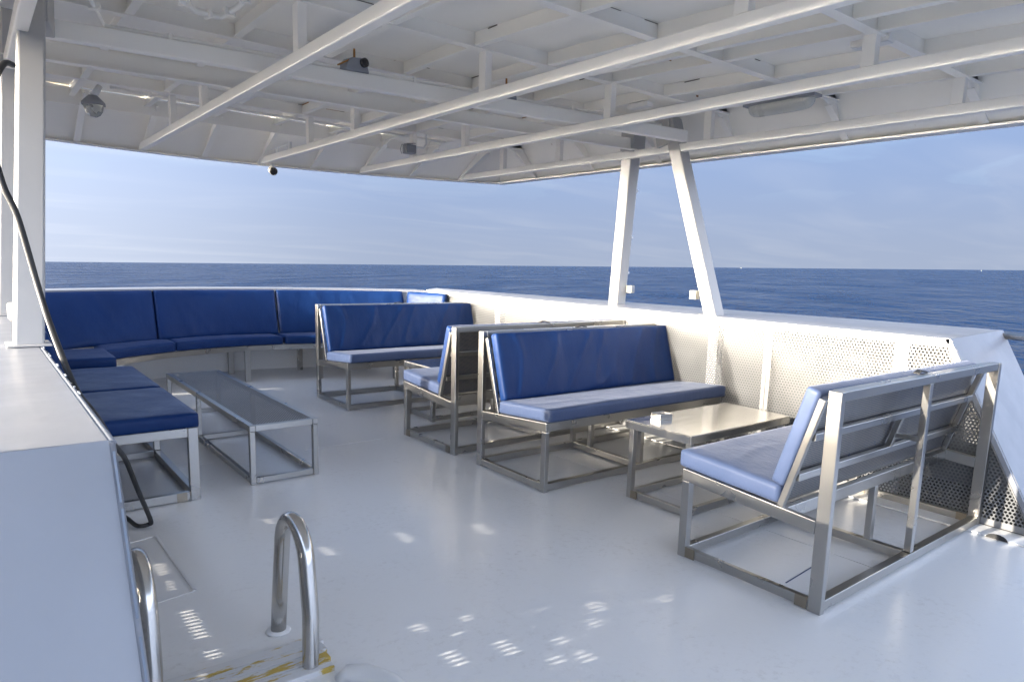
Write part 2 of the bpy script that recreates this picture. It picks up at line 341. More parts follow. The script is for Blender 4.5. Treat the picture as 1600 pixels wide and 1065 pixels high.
def cushion(name, mat, parent, place, sx, sy, sz, n=(36, 14, 4), r=0.028, folds=0.004, seed=0, fold_axis=0, edge=0.5, sag=0.0):
    """soft slab sx*sy*sz, base centre at origin, pushed through place(); rounded edges, cover folds"""
    bm = bmesh.new()
    nx, ny, nz = n
    vs = {}
    def vert(i, j, k):
        key = (i, j, k)
        if key in vs: return vs[key]
        x, y, z = (i / nx - 0.5) * sx, (j / ny - 0.5) * sy, (k / nz) * sz
        cx = max(-sx / 2 + r, min(sx / 2 - r, x)); cy = max(-sy / 2 + r, min(sy / 2 - r, y)); cz = max(r, min(sz - r, z))
        q = Vector((x, y, z)); c = Vector((cx, cy, cz)); d = q - c
        nrm = d.normalized() if d.length > 1e-6 else Vector((0, 0, 1))
        if d.length > 1e-6: q = c + nrm * r
        # pillow bulge of top and bottom
        bu = (1 - (2 * x / sx) ** 4) * (1 - (2 * y / sy) ** 4)
        if k == nz: q.z += 0.006 * bu - sag * bu
        # folds: pulls of the cover, long along one axis
        fx, fy = (x, y) if fold_axis == 0 else (y, x)
        t = noise.noise(Vector((fx * 3.6 + fy * 1.0 + 0.35 * math.sin(fy * 5 + fx * 2), fy * 0.9, seed * 7.3)))
        t2 = noise.noise(Vector((fx * 15, fy * 3.5, seed * 3.1 + 9)))
        ed = max(abs(2 * y / sy) if fold_axis == 0 else abs(2 * x / sx), 0) ** 2
        amp = folds * (0.6 + edge * ed) * min(1.0, 5.0 * (1.02 - abs(2 * y / sy)), 9.0 * (1.02 - abs(2 * x / sx)))
        ridge = (1 - abs(t) * 2.2)
        q += nrm * (amp * (max(ridge, 0) ** 4 * 1.1 + 0.35 * t2)) if (k == nz or k == 0) else nrm * amp * 0.5 * t2
        v = bm.verts.new(place(q)); vs[key] = v; return v
    def face(*a):
        f = bm.faces.new([vert(*q) for q in a]); f.smooth = True
    for i in range(nx):
        for j in range(ny):
            face((i, j, nz), (i + 1, j, nz), (i + 1, j + 1, nz), (i, j + 1, nz)); face((i, j, 0), (i, j + 1, 0), (i + 1, j + 1, 0), (i + 1, j, 0))
    for i in range(nx):
        for k in range(nz):
            face((i, 0, k), (i + 1, 0, k), (i + 1, 0, k + 1), (i, 0, k + 1)); face((i, ny, k), (i, ny, k + 1), (i + 1, ny, k + 1), (i + 1, ny, k))
    for j in range(ny):
        for k in range(nz):
            face((0, j, k), (0, j, k + 1), (0, j + 1, k + 1), (0, j + 1, k)); face((nx, j, k), (nx, j + 1, k), (nx, j + 1, k + 1), (nx, j, k + 1))
    bmesh.ops.recalc_face_normals(bm, faces=bm.faces)
    me = bpy.data.meshes.new(name); bm.to_mesh(me); bm.free(); me.materials.append(M[mat])
    o = bpy.data.objects.new(name, me); COL.objects.link(o)
    if parent: o.parent = parent
    return o

# ================================================================== SETTING
# sea, horizon a touch out of level with the deck
b = MB(); seg = 96; radii = [4, 15, 40, 90, 180, 350, 700, 1500, 3500, 9000, 22000]
for r0, r1 in zip([0.01] + radii, radii):
    for k in range(seg):
        a0, a1 = 2 * PI * k / seg, 2 * PI * (k + 1) / seg
        b.poly([(r0 * math.cos(a0), r0 * math.sin(a0), 0), (r1 * math.cos(a0), r1 * math.sin(a0), 0), (r1 * math.cos(a1), r1 * math.sin(a1), 0), (r0 * math.cos(a1), r0 * math.sin(a1), 0)])
sea = b.build('sea', 'sea'); sea.location = (0, 0, -6.5); tag(sea, kind='structure')
sea.rotation_euler = Vector((-0.014, 0.016, 1)).to_track_quat('Z', 'Y').to_euler()

def deck_z(x, y): return 0.014 * max(0, y - 6) ** 2
b = MB(); b.grid(lambda u, v: (-0.3 + 4.86 * u, -3 + 11.9 * v, deck_z(0, -3 + 11.9 * v)), 2, 48)
deck = b.build('deck_floor', 'deck'); tag(deck, kind='structure')
if deck.data.polygons[0].normal.z < 0: deck.data.flip_normals()
b = MB()
b.prism([(4.385, 1.0, 0.001), (4.385, 7.3, 0.004 + deck_z(0, 7.3)), (4.385, 7.3, 0.010 + deck_z(0, 7.3)), (4.385, 1.0, 0.010)], (0.17, 0, 0))
gut = b.build('deck_margin', 'white'); tag(gut, kind='structure')

# hull of the boat below the deck
hull = [(-0.62, -3.0), (-0.62, 1.6), (-0.40, 3.7), (-0.10, 6.0), (0.32, 7.6), (0.9, 8.35), (1.6, 8.75), (2.45, 8.9), (3.3, 8.75), (4.0, 8.35), (4.58, 7.6), (4.97, 6.0), (5.22, 3.7), (5.47, 1.6), (5.47, -3.0)]
b = MB(); b.prism([(x, y, -7.2) for x, y in hull], (0, 0, 7.14))
hl = b.build('boat_hull', 'white'); tag(hl, 'white hull of the boat that carries the whole seating deck above the sea', 'boat hull')

# ================================================================== ROOF CANOPY
roof = empty('roof_canopy', (2.45, 3.5, 2.4), label='white painted steel roof with open beams and trusses over the whole deck', cat='roof')
RO = Vector((2.45, 3.5, 2.4))
class RB(MB):
    def build(s, name, mat, parent=roof, bevel=0, recalc=True):
        for v in s.bm.verts: v.co -= RO
        return MB.build(s, name, mat, parent, bevel, recalc)
def zb(y): return 2.66 if y >= 3.5 else 2.66 - 0.0425 * (3.5 - y)      # underside of the deck beams
XB = [(-1.7), (-0.85), 0.02, 0.88, 1.74, 2.62, 3.51, 4.35, 5.22, 6.15]
XG = [0.22, 0.76, 1.30, 1.84, 2.38, 2.93, 3.26, 3.50, 4.03, 4.61]
def front_y(x): return 7.56 - 0.078 * (x - 2.1) ** 2        # lower front edge of the skirt
def front_top(x): return front_y(x) - 0.56
b = RB()
ys = [-2.2, 0, 1.74, 3.5, 6.9]
for y0, y1 in zip(ys, ys[1:]):
    b.poly([(-0.1, y0, zb(y0) + 0.085), (4.95, y0, zb(y0) + 0.085), (4.95, y1, zb(y1) + 0.085), (-0.1, y1, zb(y1) + 0.085)])
    b.poly([(-0.1, y0, zb(y0) + 0.115), (-0.1, y1, zb(y1) + 0.115), (4.95, y1, zb(y1) + 0.115), (4.95, y0, zb(y0) + 0.115)])
b.build('ceiling_panel', 'roofwhite')
for y in XB:
    b = RB(); z = zb(y)
    b.box(-0.1, 4.84, y - 0.006, y + 0.006, z + 0.006, z + 0.088); b.box(-0.1, 4.84, y - 0.03, y + 0.03, z, z + 0.006)
    b.build('deck_beam', 'roofwhite')
for gi, x in enumerate(XG):
    b = RB()
    pts = [-2.2] + XB[1:] + [6.95]
    for y0, y1 in zip(pts, pts[1:]):
        y0 += 0.008; y1 -= 0.008
        dz = 0.012
        b.prism([(x - 0.006, y0, zb(y0) + dz), (x - 0.006, y1, zb(y1) + dz), (x - 0.006, y1, zb(y1) + 0.09), (x - 0.006, y0, zb(y0) + 0.09)], (0.012, 0, 0))
        y0 += 0.024; y1 -= 0.024
        b.prism([(x - 0.022, y0, zb(y0) + dz), (x - 0.022, y1, zb(y1) + dz), (x - 0.022, y1, zb(y1) + dz - 0.006), (x - 0.022, y0, zb(y0) + dz - 0.006)], (0.044, 0, 0))
    b.build('girder', 'roofwhite')
# hanging trusses: a square chord under a row of stubs
CH = [(0.26, 7.2), (1.36, 7.50), (2.47, 7.52), (3.51, 7.36), (4.61, 7.10)]
for x, ye in CH:
    b = RB(); b.prism([(x - 0.028, -2.2, 2.378), (x + 0.028, -2.2, 2.378), (x + 0.028, ye, 2.378), (x - 0.028, ye, 2.378)], (0, 0, 0.062))
    ch = b.build('truss_chord', 'roofwhite', bevel=0.006)
    for y in (0.02, 1.76, 3.53, 5.30, 6.22):
        b = RB(); b.box(x - 0.024, x + 0.024, y - 0.034, y + 0.034, 2.44, zb(y) + 0.001)
        s = b.build('stub', 'roofwhite', None, 0.004); s.parent = ch
# transverse ties between the supporting posts
b = RB(); b.bar((0.30, 4.20, 2.484), (4.56, 3.72, 2.484), 0.06, 0.086); b.build('tie_beam', 'roofwhite', bevel=0.005)
b = RB(); b.bar((0.30, 4.70, 2.49), (4.60, 4.31, 2.49), 0.008, 0.10); b.bar((0.30, 4.675, 2.443), (4.60, 4.285, 2.443), 0.05, 0.008); b.build('tie_beam', 'roofwhite')
# inclined skirts
b = RB()
def fs(t, off):
    def f(u, v):
        x = -0.18 + 5.22 * u
        y0, y1 = front_y(x), front_top(x)
        return (x, y0 + (y1 - y0) * v + off, 2.38 + (2.735 - 2.38) * v)
    return f
b.grid(fs(0, 0), 24, 1); b.grid(fs(0, 0.035), 24, 1)
for i in range(24):
    x0, x1 = -0.18 + 5.22 * i / 24, -0.18 + 5.22 * (i + 1) / 24
    b.prism([(x0, front_y(x0) - 0.045, 2.368), (x1, front_y(x1) - 0.045, 2.368), (x1, front_y(x1) + 0.04, 2.368), (x0, front_y(x0) + 0.04, 2.368)], (0, 0, 0.012))
b.build('front_skirt', 'roofwhite')
for sgn, xo, xi in ((1, 5.06, 4.76), (-1, -0.20, 0.10)):
    b = RB(); ye = front_y(xo)
    yi = front_top(xi)
    for o in (0, 0.03 * sgn):
        b.poly([(xo + o, -2.2, 2.38), (xo + o, ye, 2.38), (xi + o, yi, 2.735), (xi + o, 3.5, 2.735), (xi + o, -2.2, 2.50)])
    a, c = sorted((xo - 0.07 * sgn, xo + 0.045 * sgn))
    b.box(a, c, -2.2, ye, 2.366, 2.380)
    b.build('side_skirt', 'roofwhite')
    for y in XB[2:]:
        b = RB()
        b.prism([(xo - 0.06 * sgn, y - 0.006, 2.384), (xo - 0.004 * sgn, y - 0.006, 2.384), (xi - 0.004 * sgn, y - 0.006, zb(y) + 0.07), (xi - 0.13 * sgn, y - 0.006, zb(y) + 0.0), (xi - 0.05 * sgn, y - 0.006, zb(y) - 0.04)], (0, 0.012, 0))
        b.bar((xi - 0.05 * sgn, y, zb(y) - 0.04), (xo - 0.06 * sgn, y, 2.39), 0.05, 0.008, (0, 0, 1))
        b.build('gusset', 'roofwhite')
for x in [0.30 + 0.535 * i for i in range(9)]:
    b = RB(); y0, y1 = front_y(x), front_top(x)
    b.prism([(x - 0.006, y0 - 0.055, 2.384), (x - 0.006, y0 - 0.004, 2.384), (x - 0.006, y1 - 0.004, 2.725), (x - 0.006, y1 - 0.16, 2.672), (x - 0.006, y1 - 0.06, 2.625)], (0.012, 0, 0))
    b.bar((x, y1 - 0.06, 2.625), (x, y0 - 0.055, 2.387), 0.05, 0.008, (0, 0, 1))
    b.build('gusset', 'roofwhite')
# front edge stiffener across the deck-beam ends
b = RB(); b.box(-0.1, 4.9, 6.86, 6.875, 2.60, 2.735); b.build('deck_beam', 'roofwhite')
# dark scuffs and rusty weld ends on the beams
random.seed(11)
b = RB(); c = RB()
for i in range(70):
    x = random.choice(XG[1:9]) + random.choice((-1, 1)) * 0.0075; yb = random.choice(XB[3:]); y = yb + random.choice((-1, 1)) * random.uniform(0.02, 0.3)
    ln = random.uniform(0.02, 0.09); z = zb(y) + 0.083
    (b if random.random() < 0.8 else c).box(x - 0.003, x + 0.003, y - ln, y + ln, z - random.uniform(0.003, 0.006), z)
for i in range(80):
    y = random.choice(XB[4:]) + random.choice((-1, 1)) * 0.0075; x = random.uniform(0.3, 4.6); ln = random.uniform(0.02, 0.10); z = zb(y) + 0.083
    (b if random.random() < 0.85 else c).box(x - ln, x + ln, y - 0.003, y + 0.003, z - random.uniform(0.001, 0.003), z)
for (x, y, z) in ((1.30, 3.50, 2.668), (3.45, 3.0, 2.70), (4.05, 4.2, 2.7), (4.3, 3.45, 2.70), (3.9, 5.22, 2.66), (4.42, 3.9, 2.68), (0.9, 3.5, 2.70), (1.08, 3.5, 2.69), (4.5, 2.72, 2.62)):
    c.box(x - 0.012, x + 0.012, y - 0.033, y - 0.031, z - 0.006, z + 0.006)
b.build('weld_scuff', 'stain')['kind'] = 'stuff'; c.build('rust_spot', 'rust')

# ---- things fixed under the roof
def conduit(name, pts, r, label, mat='roofwhite', clips=True):
    e = empty(name, pts[0], label=label, cat='conduit')
    o = Vector(pts[0])
    b = MB(); b.tube([Vector(p) - o for p in pts], r, 8); b.build('pipe', mat, e)
    if clips:
        for p, q in zip(pts, pts[1:]):
            p, q = Vector(p), Vector(q)
            k = max(1, int((q - p).length / 0.55))
            for i in range(k):
                w = p + (q - p) * ((i + 0.5) / k) - o
                d = (q - p).normalized()
                b = MB(); b.bar(w - d * 0.008, w + d * 0.008, r * 3.6, r * 2.6); b.build('clip', mat, e)
    return e
conduit('cable_conduit', [(0.95, 6.30, 2.67), (1.5, 6.31, 2.652), (2.30, 6.32, 2.652), (3.0, 6.32, 2.652), (3.95, 6.33, 2.652)], 0.011, 'thin white conduit running along the front ceiling beam beside the globe lamp')
conduit('cable_conduit', [(4.38, 5.4, 2.655), (4.38, 4.4, 2.648), (4.38, 3.1, 2.64), (4.42, 2.98, 2.60)], 0.014, 'white conduit with rusty clips running above the two right roof posts')
conduit('cable_conduit', [(4.33, 5.3, 2.672), (4.33, 3.3, 2.665)], 0.010, 'thinner conduit tucked close beside the rusty clipped conduit on the right')
conduit('cable_conduit', [(0.42, 3.97, 2.655), (0.52, 3.98, 2.65), (0.62, 4.17, 2.542), (1.2, 4.10, 2.542), (2.6, 3.945, 2.542), (4.3, 3.755, 2.542)], 0.013, 'white conduit lying along the top of the long tie beam from the left post')
conduit('cable_conduit', [(0.75, 3.55, 2.66), (0.82, 3.62, 2.60), (0.95, 3.80, 2.60), (1.08, 3.84, 2.61), (1.13, 3.72, 2.64), (1.14, 3.55, 2.67)], 0.015, 'thick bent white pipe with rusty joints near the top left corner of the ceiling')

def floodlight(x, y, z, rz, label):
    e = empty('floodlight', (x, y, z), rz, label=label, cat='floodlight', group='grey lamps on the roof ties')
    b = MB(); b.prism([(-0.11, -0.055, 0.0), (0.11, -0.055, 0.0), (0.09, -0.055, 0.07), (0.03, -0.055, 0.105), (-0.06, -0.055, 0.09), (-0.10, -0.055, 0.04)], (0, 0.11, 0)); b.build('housing', 'grey', e, 0.014)
    b = MB(); b.lathe([(0.0, 0), (0.034, 0), (0.034, 0.03), (0.026, 0.032), (0, 0.032)], (0.045, -0.05, 0.07), (0, -1, 0), 18); b.build('lens', 'dark', e)
    b = MB(); b.bar((-0.17, -0.03, 0.012), (-0.02, -0.03, 0.10), 0.02, 0.010); b.bar((-0.02, -0.03, 0.10), (-0.02, -0.03, 0.16), 0.012, 0.012); b.build('bracket', 'rust', e); e.scale = (0.78, 0.78, 0.78)
    return e
floodlight(1.87, 4.02, 2.528, 0.25, 'grey floodlight with a rusty bracket on the tie beam left of the middle truss')
floodlight(2.90, 3.91, 2.528, 0.25, 'grey floodlight half hidden behind the long bright truss chord in the middle')

# globe lamp
e = empty('globe_lamp', (0.83, 6.27, 2.66), label='grey bulkhead lamp with a clear glass globe hanging near the left front corner', cat='lamp')
b = MB(); b.tube([(0.05, 0.02, 0.0), (0.02, 0, -0.05), (0, 0, -0.075)], [0.022, 0.024, 0.03], 12); b.build('bracket', 'white', e)
b = MB(); b.lathe([(0.0, 0.075), (0.03, 0.075), (0.055, 0.10), (0.078, 0.125), (0.080, 0.145), (0.07, 0.145), (0.068, 0.128), (0, 0.12)], (0, 0, 0), (0, 0, -1), 22); b.build('lamp_housing', 'grey', e)
b = MB(); b.lathe([(0.066, 0.14), (0.066, 0.16), (0.058, 0.19), (0.042, 0.215), (0.02, 0.228), (0, 0.231)], (0, 0, 0), (0, 0, -1), 22); b.build('glass_globe', 'glass', e)
# long lamp at the right
e = empty('ceiling_lamp', (4.42, 2.80, 2.60), label='long translucent ceiling lamp with rounded ends under the right roof edge', cat='lamp')
b = MB(); b.box(-0.05, 0.05, -0.27, 0.27, -0.02, 0.0); b.box(-0.008, 0.008, -0.2, -0.18, 0.0, 0.06); b.box(-0.008, 0.008, 0.18, 0.2, 0.0, 0.06); b.build('lamp_base', 'grey', e, 0.004)
b = MB()
def lp(u, v):
    a = (u - 0.5) * 2; w = 0.055 * (1 - abs(a) ** 6) ** 0.5 if abs(a) < 1 else 0
    th = PI * v
    return (w * math.cos(th), a * 0.25, -0.021 - 0.072 * math.sin(th) * (1 - abs(a) ** 8) ** 0.5)
b.grid(lp, 30, 12); b.build('lamp_cover', 'frost', e)
# small white junction fittings on girders
for (x, y, z, lab) in ((3.60, 1.80, 2.60, 'small white junction box under the girder beside the right truss stub'), (4.05, 3.75, 2.66, 'white junction fitting by the rusty conduit near the right posts')):
    e = empty('junction_box', (x, y, z), label=lab, cat='junction box')
    b = MB(); b.box(-0.035, 0.035, -0.10, 0.10, -0.03, 0.0); b.build('box_body', 'roofwhite', e, 0.006)
    b = MB(); b.box(-0.028, 0.028, -0.09, 0.09, -0.036, -0.031); b.build('lid', 'white', e, 0.002)
# small flood lamp on the third truss
e = empty('deck_lamp', (3.42, 6.10, 2.50), label='small caged lamp with cable sitting on the third truss from the left', cat='lamp')
b = MB(); b.box(-0.07, 0.03, -0.05, 0.05, -0.05, 0.03); b.build('housing', 'grey', e, 0.008)
b = MB(); b.tube([(0.03, 0, 0), (0.07, 0, 0.02), (0.13, -0.01, 0.02), (0.16, -0.01, 0.06), (0.16, -0.01, 0.15)], 0.010, 8); b.build('cable', 'white', e)
b = MB()
for k in (-0.05, 0.0, 0.05): b.tube([(-0.075, k, -0.05), (-0.09, k, -0.01), (-0.075, k, 0.035), (0.02, k, 0.045)], 0.004, 6)
b.build('guard', 'steel', e)
# security camera
e = empty('security_camera', (2.54, 7.42, 2.378), label='small white camera with a black lens hanging under the end of a truss', cat='camera')
b = MB(); b.lathe([(0, 0), (0.035, 0.0), (0.035, 0.008), (0.014, 0.012), (0.013, 0.035), (0, 0.04)], (0, 0, 0), (0, 0, -1), 16); b.build('mount', 'white', e)
axis = Vector((-0.10, -0.93, -0.30)).normalized()
b = MB(); b.lathe([(0, -0.06), (0.025, -0.058), (0.036, -0.03), (0.042, 0.02), (0.042, 0.05), (0.036, 0.05), (0.03, 0.046), (0, 0.046)], (0, 0, -0.062), axis, 20); b.build('body', 'offwhite', e)
b = MB(); b.lathe([(0, 0.047), (0.036, 0.047), (0.037, 0.053), (0.02, 0.056), (0, 0.056)], (0, 0, -0.062), axis, 20); b.build('lens', 'black', e)
# wire rack above it
e = empty('wire_rack', (2.47, 7.0, 2.44), label='thin white wire brackets standing on the truss end above the small camera', cat='wire rack')
for k in (-0.10, 0.22):
    b = MB(); b.tube([(0, k - 0.13, 0), (0, k - 0.13, 0.055), (0, k + 0.13, 0.055), (0, k + 0.13, 0)], 0.004, 6); b.build('wire', 'white', e)
b = MB(); b.box(-0.012, 0.012, -0.30, -0.26, 0, 0.07); b.build('clamp', 'white', e)

# ================================================================== ROOF POSTS
def post(label, base, top, w, d, extra=None, foot=True):
    e = empty('roof_post', base, label=label, cat='post', group='leaning posts that carry the roof')
    t = Vector(top) - Vector(base); k = t.z
    b = MB()
    f = lambda q, z: (q[0] + t.x * z / k, q[1] + t.y * z / k, z)
    cs = [(-w / 2, -d / 2), (w / 2, -d / 2), (w / 2, d / 2), (-w / 2, d / 2)]
    lo = [b.bm.verts.new(f(q, 0)) for q in cs]; hi = [b.bm.verts.new(f(q, k)) for q in cs]
    b.bm.faces.new(lo[::-1]); b.bm.faces.new(hi)
    for i in range(4): b.bm.faces.new((lo[i], lo[(i + 1) % 4], hi[(i + 1) % 4], hi[i]))
    b.build('column', 'postwhite', e, 0.010)
    b = MB(); b.bar((t.x, t.y, k - 0.22), (t.x * 1.09, t.y * 1.09, k - 0.001), w * 1.25, d * 1.35); b.build('head_plate', 'postwhite', e, 0.006)
    b = MB(); b.box(-w * 0.72, w * 0.72, -d * 0.75, d * 0.75, 0.0, 0.007); b.build('foot_plate', 'postwhite', e, 0.002)
    return e, t, k
capz = 1.078
e1, t1, k1 = post('white roof post on the right wall, the nearer one, leaning forward to the left', (4.63, 3.37, capz), (4.63, 3.93, 2.66), 0.125, 0.115)
e2, t2, k2 = post('white roof post on the right wall, the farther one, with a conduit and socket', (4.83, 4.64, capz), (4.64, 4.36, 2.66), 0.120, 0.115)
e3, t3, k3 = post('white roof post on the left wall, the broad near one behind the black cable', (0.173, 3.44, 1.062), (0.325, 4.04, 2.66), 0.103, 0.11)
e4, t4, k4 = post('thin white roof post at the left edge, standing behind the broad left post', (0.17, 5.05, 1.062), (0.285, 4.72, 2.66), 0.10, 0.11)
# conduit + socket on the far right post
b = MB(); pa = Vector((0.075, -0.03, 0.20)); pb = Vector((t2.x + 0.075, t2.y - 0.03, k2 - 0.02)); b.tube([pa, pb], 0.013, 8)
for s in (0.08, 0.32, 0.62, 0.9):
    q = pa.lerp(pb, s); k_ = MB(); k_.bar(q - Vector((0, 0, 0.01)), q + Vector((0, 0, 0.01)), 0.04, 0.034); k_.build('clip', 'white', e2)
b.build('conduit', 'white', e2)
def socket(loc, label, face):
    e = empty('socket_box', loc, label=label, cat='socket'); e.scale = (0.72, 0.72, 0.72)
    b = MB(); b.box(-0.035, 0.035, -0.045, 0.045, -0.05, 0.05); b.build('box_body', 'offwhite', e, 0.008)
    b = MB()
    if face: b.box(-0.024, 0.030, -0.050, -0.046, -0.034, 0.034)
    else: b.box(-0.039, -0.036, -0.034, 0.034, -0.038, 0.038)
    b.build('cover', 'grey' if face else 'white', e, 0.001)
socket((4.875, 4.515, 1.235), 'socket box with a dark window on the conduit of the far right post', True)
socket((4.60, 3.555, 1.235), 'plain cream socket box on the inner side of the near right post', False)
socket((0.145, 3.545, 1.19), 'cream socket box wedged between the two left posts above the wall', False)

# ================================================================== RIGHT WALL
XW = 4.57; ZW = 1.072
rw = empty('right_wall', (XW, 4.4, 0), label='white right bulwark lined with perforated panels and a broad flat cap', cat='wall')
class WB(MB):
    def build(s, name, mat, parent=rw, bevel=0, recalc=True):
        for v in s.bm.verts: v.co -= Vector((XW, 4.4, 0))
        return MB.build(s, name, mat, parent, bevel, recalc)
SY0, SY1 = 1.03, 1.617            # foot and head of the sloping end
def sl(z): return SY0 + (SY1 - SY0) * z / ZW
YE = 7.70
PJ = [None, 2.83, 5.07, 7.36]
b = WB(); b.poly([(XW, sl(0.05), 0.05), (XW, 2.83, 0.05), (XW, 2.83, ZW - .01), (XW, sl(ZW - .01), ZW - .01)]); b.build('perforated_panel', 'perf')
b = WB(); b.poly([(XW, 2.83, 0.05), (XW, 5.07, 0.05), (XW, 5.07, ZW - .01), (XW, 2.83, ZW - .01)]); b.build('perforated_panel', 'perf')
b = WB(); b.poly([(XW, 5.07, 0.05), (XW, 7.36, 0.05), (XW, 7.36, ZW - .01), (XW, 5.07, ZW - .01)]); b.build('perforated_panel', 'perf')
b = WB()
b.box(XW - 0.004, XW + 0.004, 7.36, YE, 0.03, ZW - .006)
def strip(b, y0, y1, z0, z1, t=0.003): b.box(XW - t, XW + 0.002, y0, y1, z0, z1)
for j in (2.83, 5.07):
    strip(b, j + 0.003, j + 0.032, 0.05, ZW - .052); strip(b, j - 0.032, j - 0.003, 0.05, ZW - .052)
strip(b, 7.33, 7.36, 0.05, ZW - .052)
strip(b, SY1 - 0.01, 2.827, ZW - 0.05, ZW - .006); strip(b, 2.833, 5.067, ZW - 0.05, ZW - .006); strip(b, 5.073, 7.36, ZW - 0.05, ZW - .006)
strip(b, sl(0.02), 7.36, 0.012, 0.05)
b.bar((XW - 0.0005, sl(0.03) + 0.022, 0.03), (XW - 0.0005, sl(ZW - 0.05) + 0.022, ZW - 0.05), 0.045, 0.005, (1, 0, 0))
b.build('panel_rim', 'rimwhite')
b = WB(); random.seed(3)
for y in [1.72 + 0.27 * i for i in range(21)]: b.lathe([(0, 0), (0.007, 0), (0.005, 0.004), (0, 0.005)], (XW - 0.003, y, ZW - 0.028), (-1, 0, 0), 8)
for j in (2.83, 5.07):
    for z in (0.15, 0.42, 0.70, 0.95):
        for d in (-0.018, 0.018): b.lathe([(0, 0), (0.007, 0), (0.005, 0.004), (0, 0.005)], (XW - 0.003, j + d, z), (-1, 0, 0), 8)
for z in (0.2, 0.5, 0.8, 0.95): b.lathe([(0, 0), (0.007, 0), (0.005, 0.004), (0, 0.005)], (XW - 0.003, sl(z) + 0.024, z), (-1, 0, 0), 8)
b.build('screw', 'steel')
# ribs behind the panel
for y in (1.9, 3.33, 4.25, 6.22):
    b = WB(); b.box(XW + 0.012, XW + 0.09, y - 0.045, y + 0.045, 0.0, ZW - 0.03); b.build('rib', 'white')
# outer plate and cap
OUT = [(5.42, SY1 + 0.005), (5.18, 3.7), (4.93, 6.0), (4.78, 7.0), (4.66, YE)]
b = WB()
for (x0, y0), (x1, y1) in zip(OUT, OUT[1:]):
    b.prism([(x0 - 0.02, y0, -0.04), (x1 - 0.02, y1, -0.04), (x1, y1, -0.04), (x0, y0, -0.04)], (0, 0, 1.10))
b.prism([(OUT[0][0] - 0.02, SY1 + 0.004, -0.04), (OUT[0][0] - 0.02, SY0 + 0.03, -0.04), (OUT[0][0] - 0.02, SY0 + 0.04, 0.0), (OUT[0][0] - 0.02, SY1 + 0.004, 1.06)], (0.02, 0, 0))
b.prism([(XW + 0.02, SY0 + 0.04, -0.004), (XW + 0.02, YE, -0.004), (OUT[0][0] - 0.03, YE, -0.004), (OUT[0][0] - 0.03, SY0 + 0.04, -0.004)], (0, 0, 0.003))
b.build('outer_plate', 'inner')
b = WB()
ins = [(XW - 0.022, y) for _, y in OUT]
for i in range(len(OUT) - 1):
    (a0, b0), (a1, b1) = ins[i], ins[i + 1]; (c0, d0), (c1, d1) = OUT[i], OUT[i + 1]
    top = [(a0, b0, ZW + 0.006), (a1, b1, ZW + 0.006), (c1 + 0.02, d1, 1.098), (c0 + 0.02, d0, 1.098)]
    b.poly(top); b.poly([(x, y, z - 0.03) for x, y, z in top])
    b.poly([top[0], top[1], (a1, b1, ZW - 0.024), (a0, b0, ZW - 0.024)])
    b.poly([top[2], top[3], (c0 + 0.02, d0, 1.068), (c1 + 0.02, d1, 1.068)])
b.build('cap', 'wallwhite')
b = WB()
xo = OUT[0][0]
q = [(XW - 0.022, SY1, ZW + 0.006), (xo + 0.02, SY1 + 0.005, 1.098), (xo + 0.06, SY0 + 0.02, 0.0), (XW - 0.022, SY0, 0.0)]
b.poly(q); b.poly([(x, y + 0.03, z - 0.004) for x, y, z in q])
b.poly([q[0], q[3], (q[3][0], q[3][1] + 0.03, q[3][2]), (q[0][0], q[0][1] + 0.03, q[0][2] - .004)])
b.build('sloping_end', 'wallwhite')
b = WB(); b.prism([(4.384, 1.20 + 0.055 * math.cos(a), 0.0095 * 0 + 0.002 + 0.030 * math.sin(a)) for a in [PI * i / 10 for i in range(11)]], (-0.002, 0, 0)); b.build('drain_hole', 'black')
# stainless rail going aft
e = empty('hand_rail', (5.42, 1.60, 1.06), label='stainless hand rail running aft from the sloping end of the right wall', cat='rail')
b = MB(); b.tube([(0, 0.02, 0.0), (0, -0.4, 0.0), (0, -3.6, 0.0)], 0.022, 14); b.build('rail_tube', 'tube', e)
for y in (-1.6, -3.2):
    b = MB(); b.tube([(0, y, -0.02), (0, y, -1.06)], 0.018, 12); b.build('stanchion', 'tube', e)

# ================================================================== BOW WALL
bw = empty('bow_wall', (2.45, 8.4, 0), label='curved white bulwark of the bow behind the long blue seat', cat='wall')
class BB(MB):
    def build(s, name, mat, parent=bw, bevel=0, recalc=True):
        for v in s.bm.verts: v.co -= Vector((2.45, 8.4, 0))
        return MB.build(s, name, mat, parent, bevel, recalc)
def rim(x): return 8.29 - 0.127 * (x - 2.45) ** 2
xa, xb = 0.20, XW
b = BB()
b.grid(lambda u, v: (xa + (xb - xa) * u, rim(xa + (xb - xa) * u) + 0.20 * (1 - v), 0.02 + 1.03 * v), 30, 2)
b.build('bulkhead', 'white')
b = BB()
def capf(z, o0, o1):
    def f(u, v):
        x = xa + (xb - xa) * u; return (x, rim(x) + o0 + (o1 - o0) * v, z)
    return f
b.grid(capf(1.066, -0.02, 0.36), 30, 1); b.grid(capf(1.036, -0.02, 0.36), 30, 1)
b.grid(lambda u, v: (xa + (xb - xa) * u, rim(xa + (xb - xa) * u) - 0.02, 1.036 + 0.03 * v), 30, 1); b.grid(lambda u, v: (xa + (xb - xa) * u, rim(xa + (xb - xa) * u) + 0.36, 1.036 + 0.03 * v), 30, 1)
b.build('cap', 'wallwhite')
b = BB(); b.grid(lambda u, v: (xa + (xb - xa) * u, rim(xa + (xb - xa) * u) + 0.33, -0.04 + 1.07 * v), 30, 1); b.build('outer_plate', 'white')

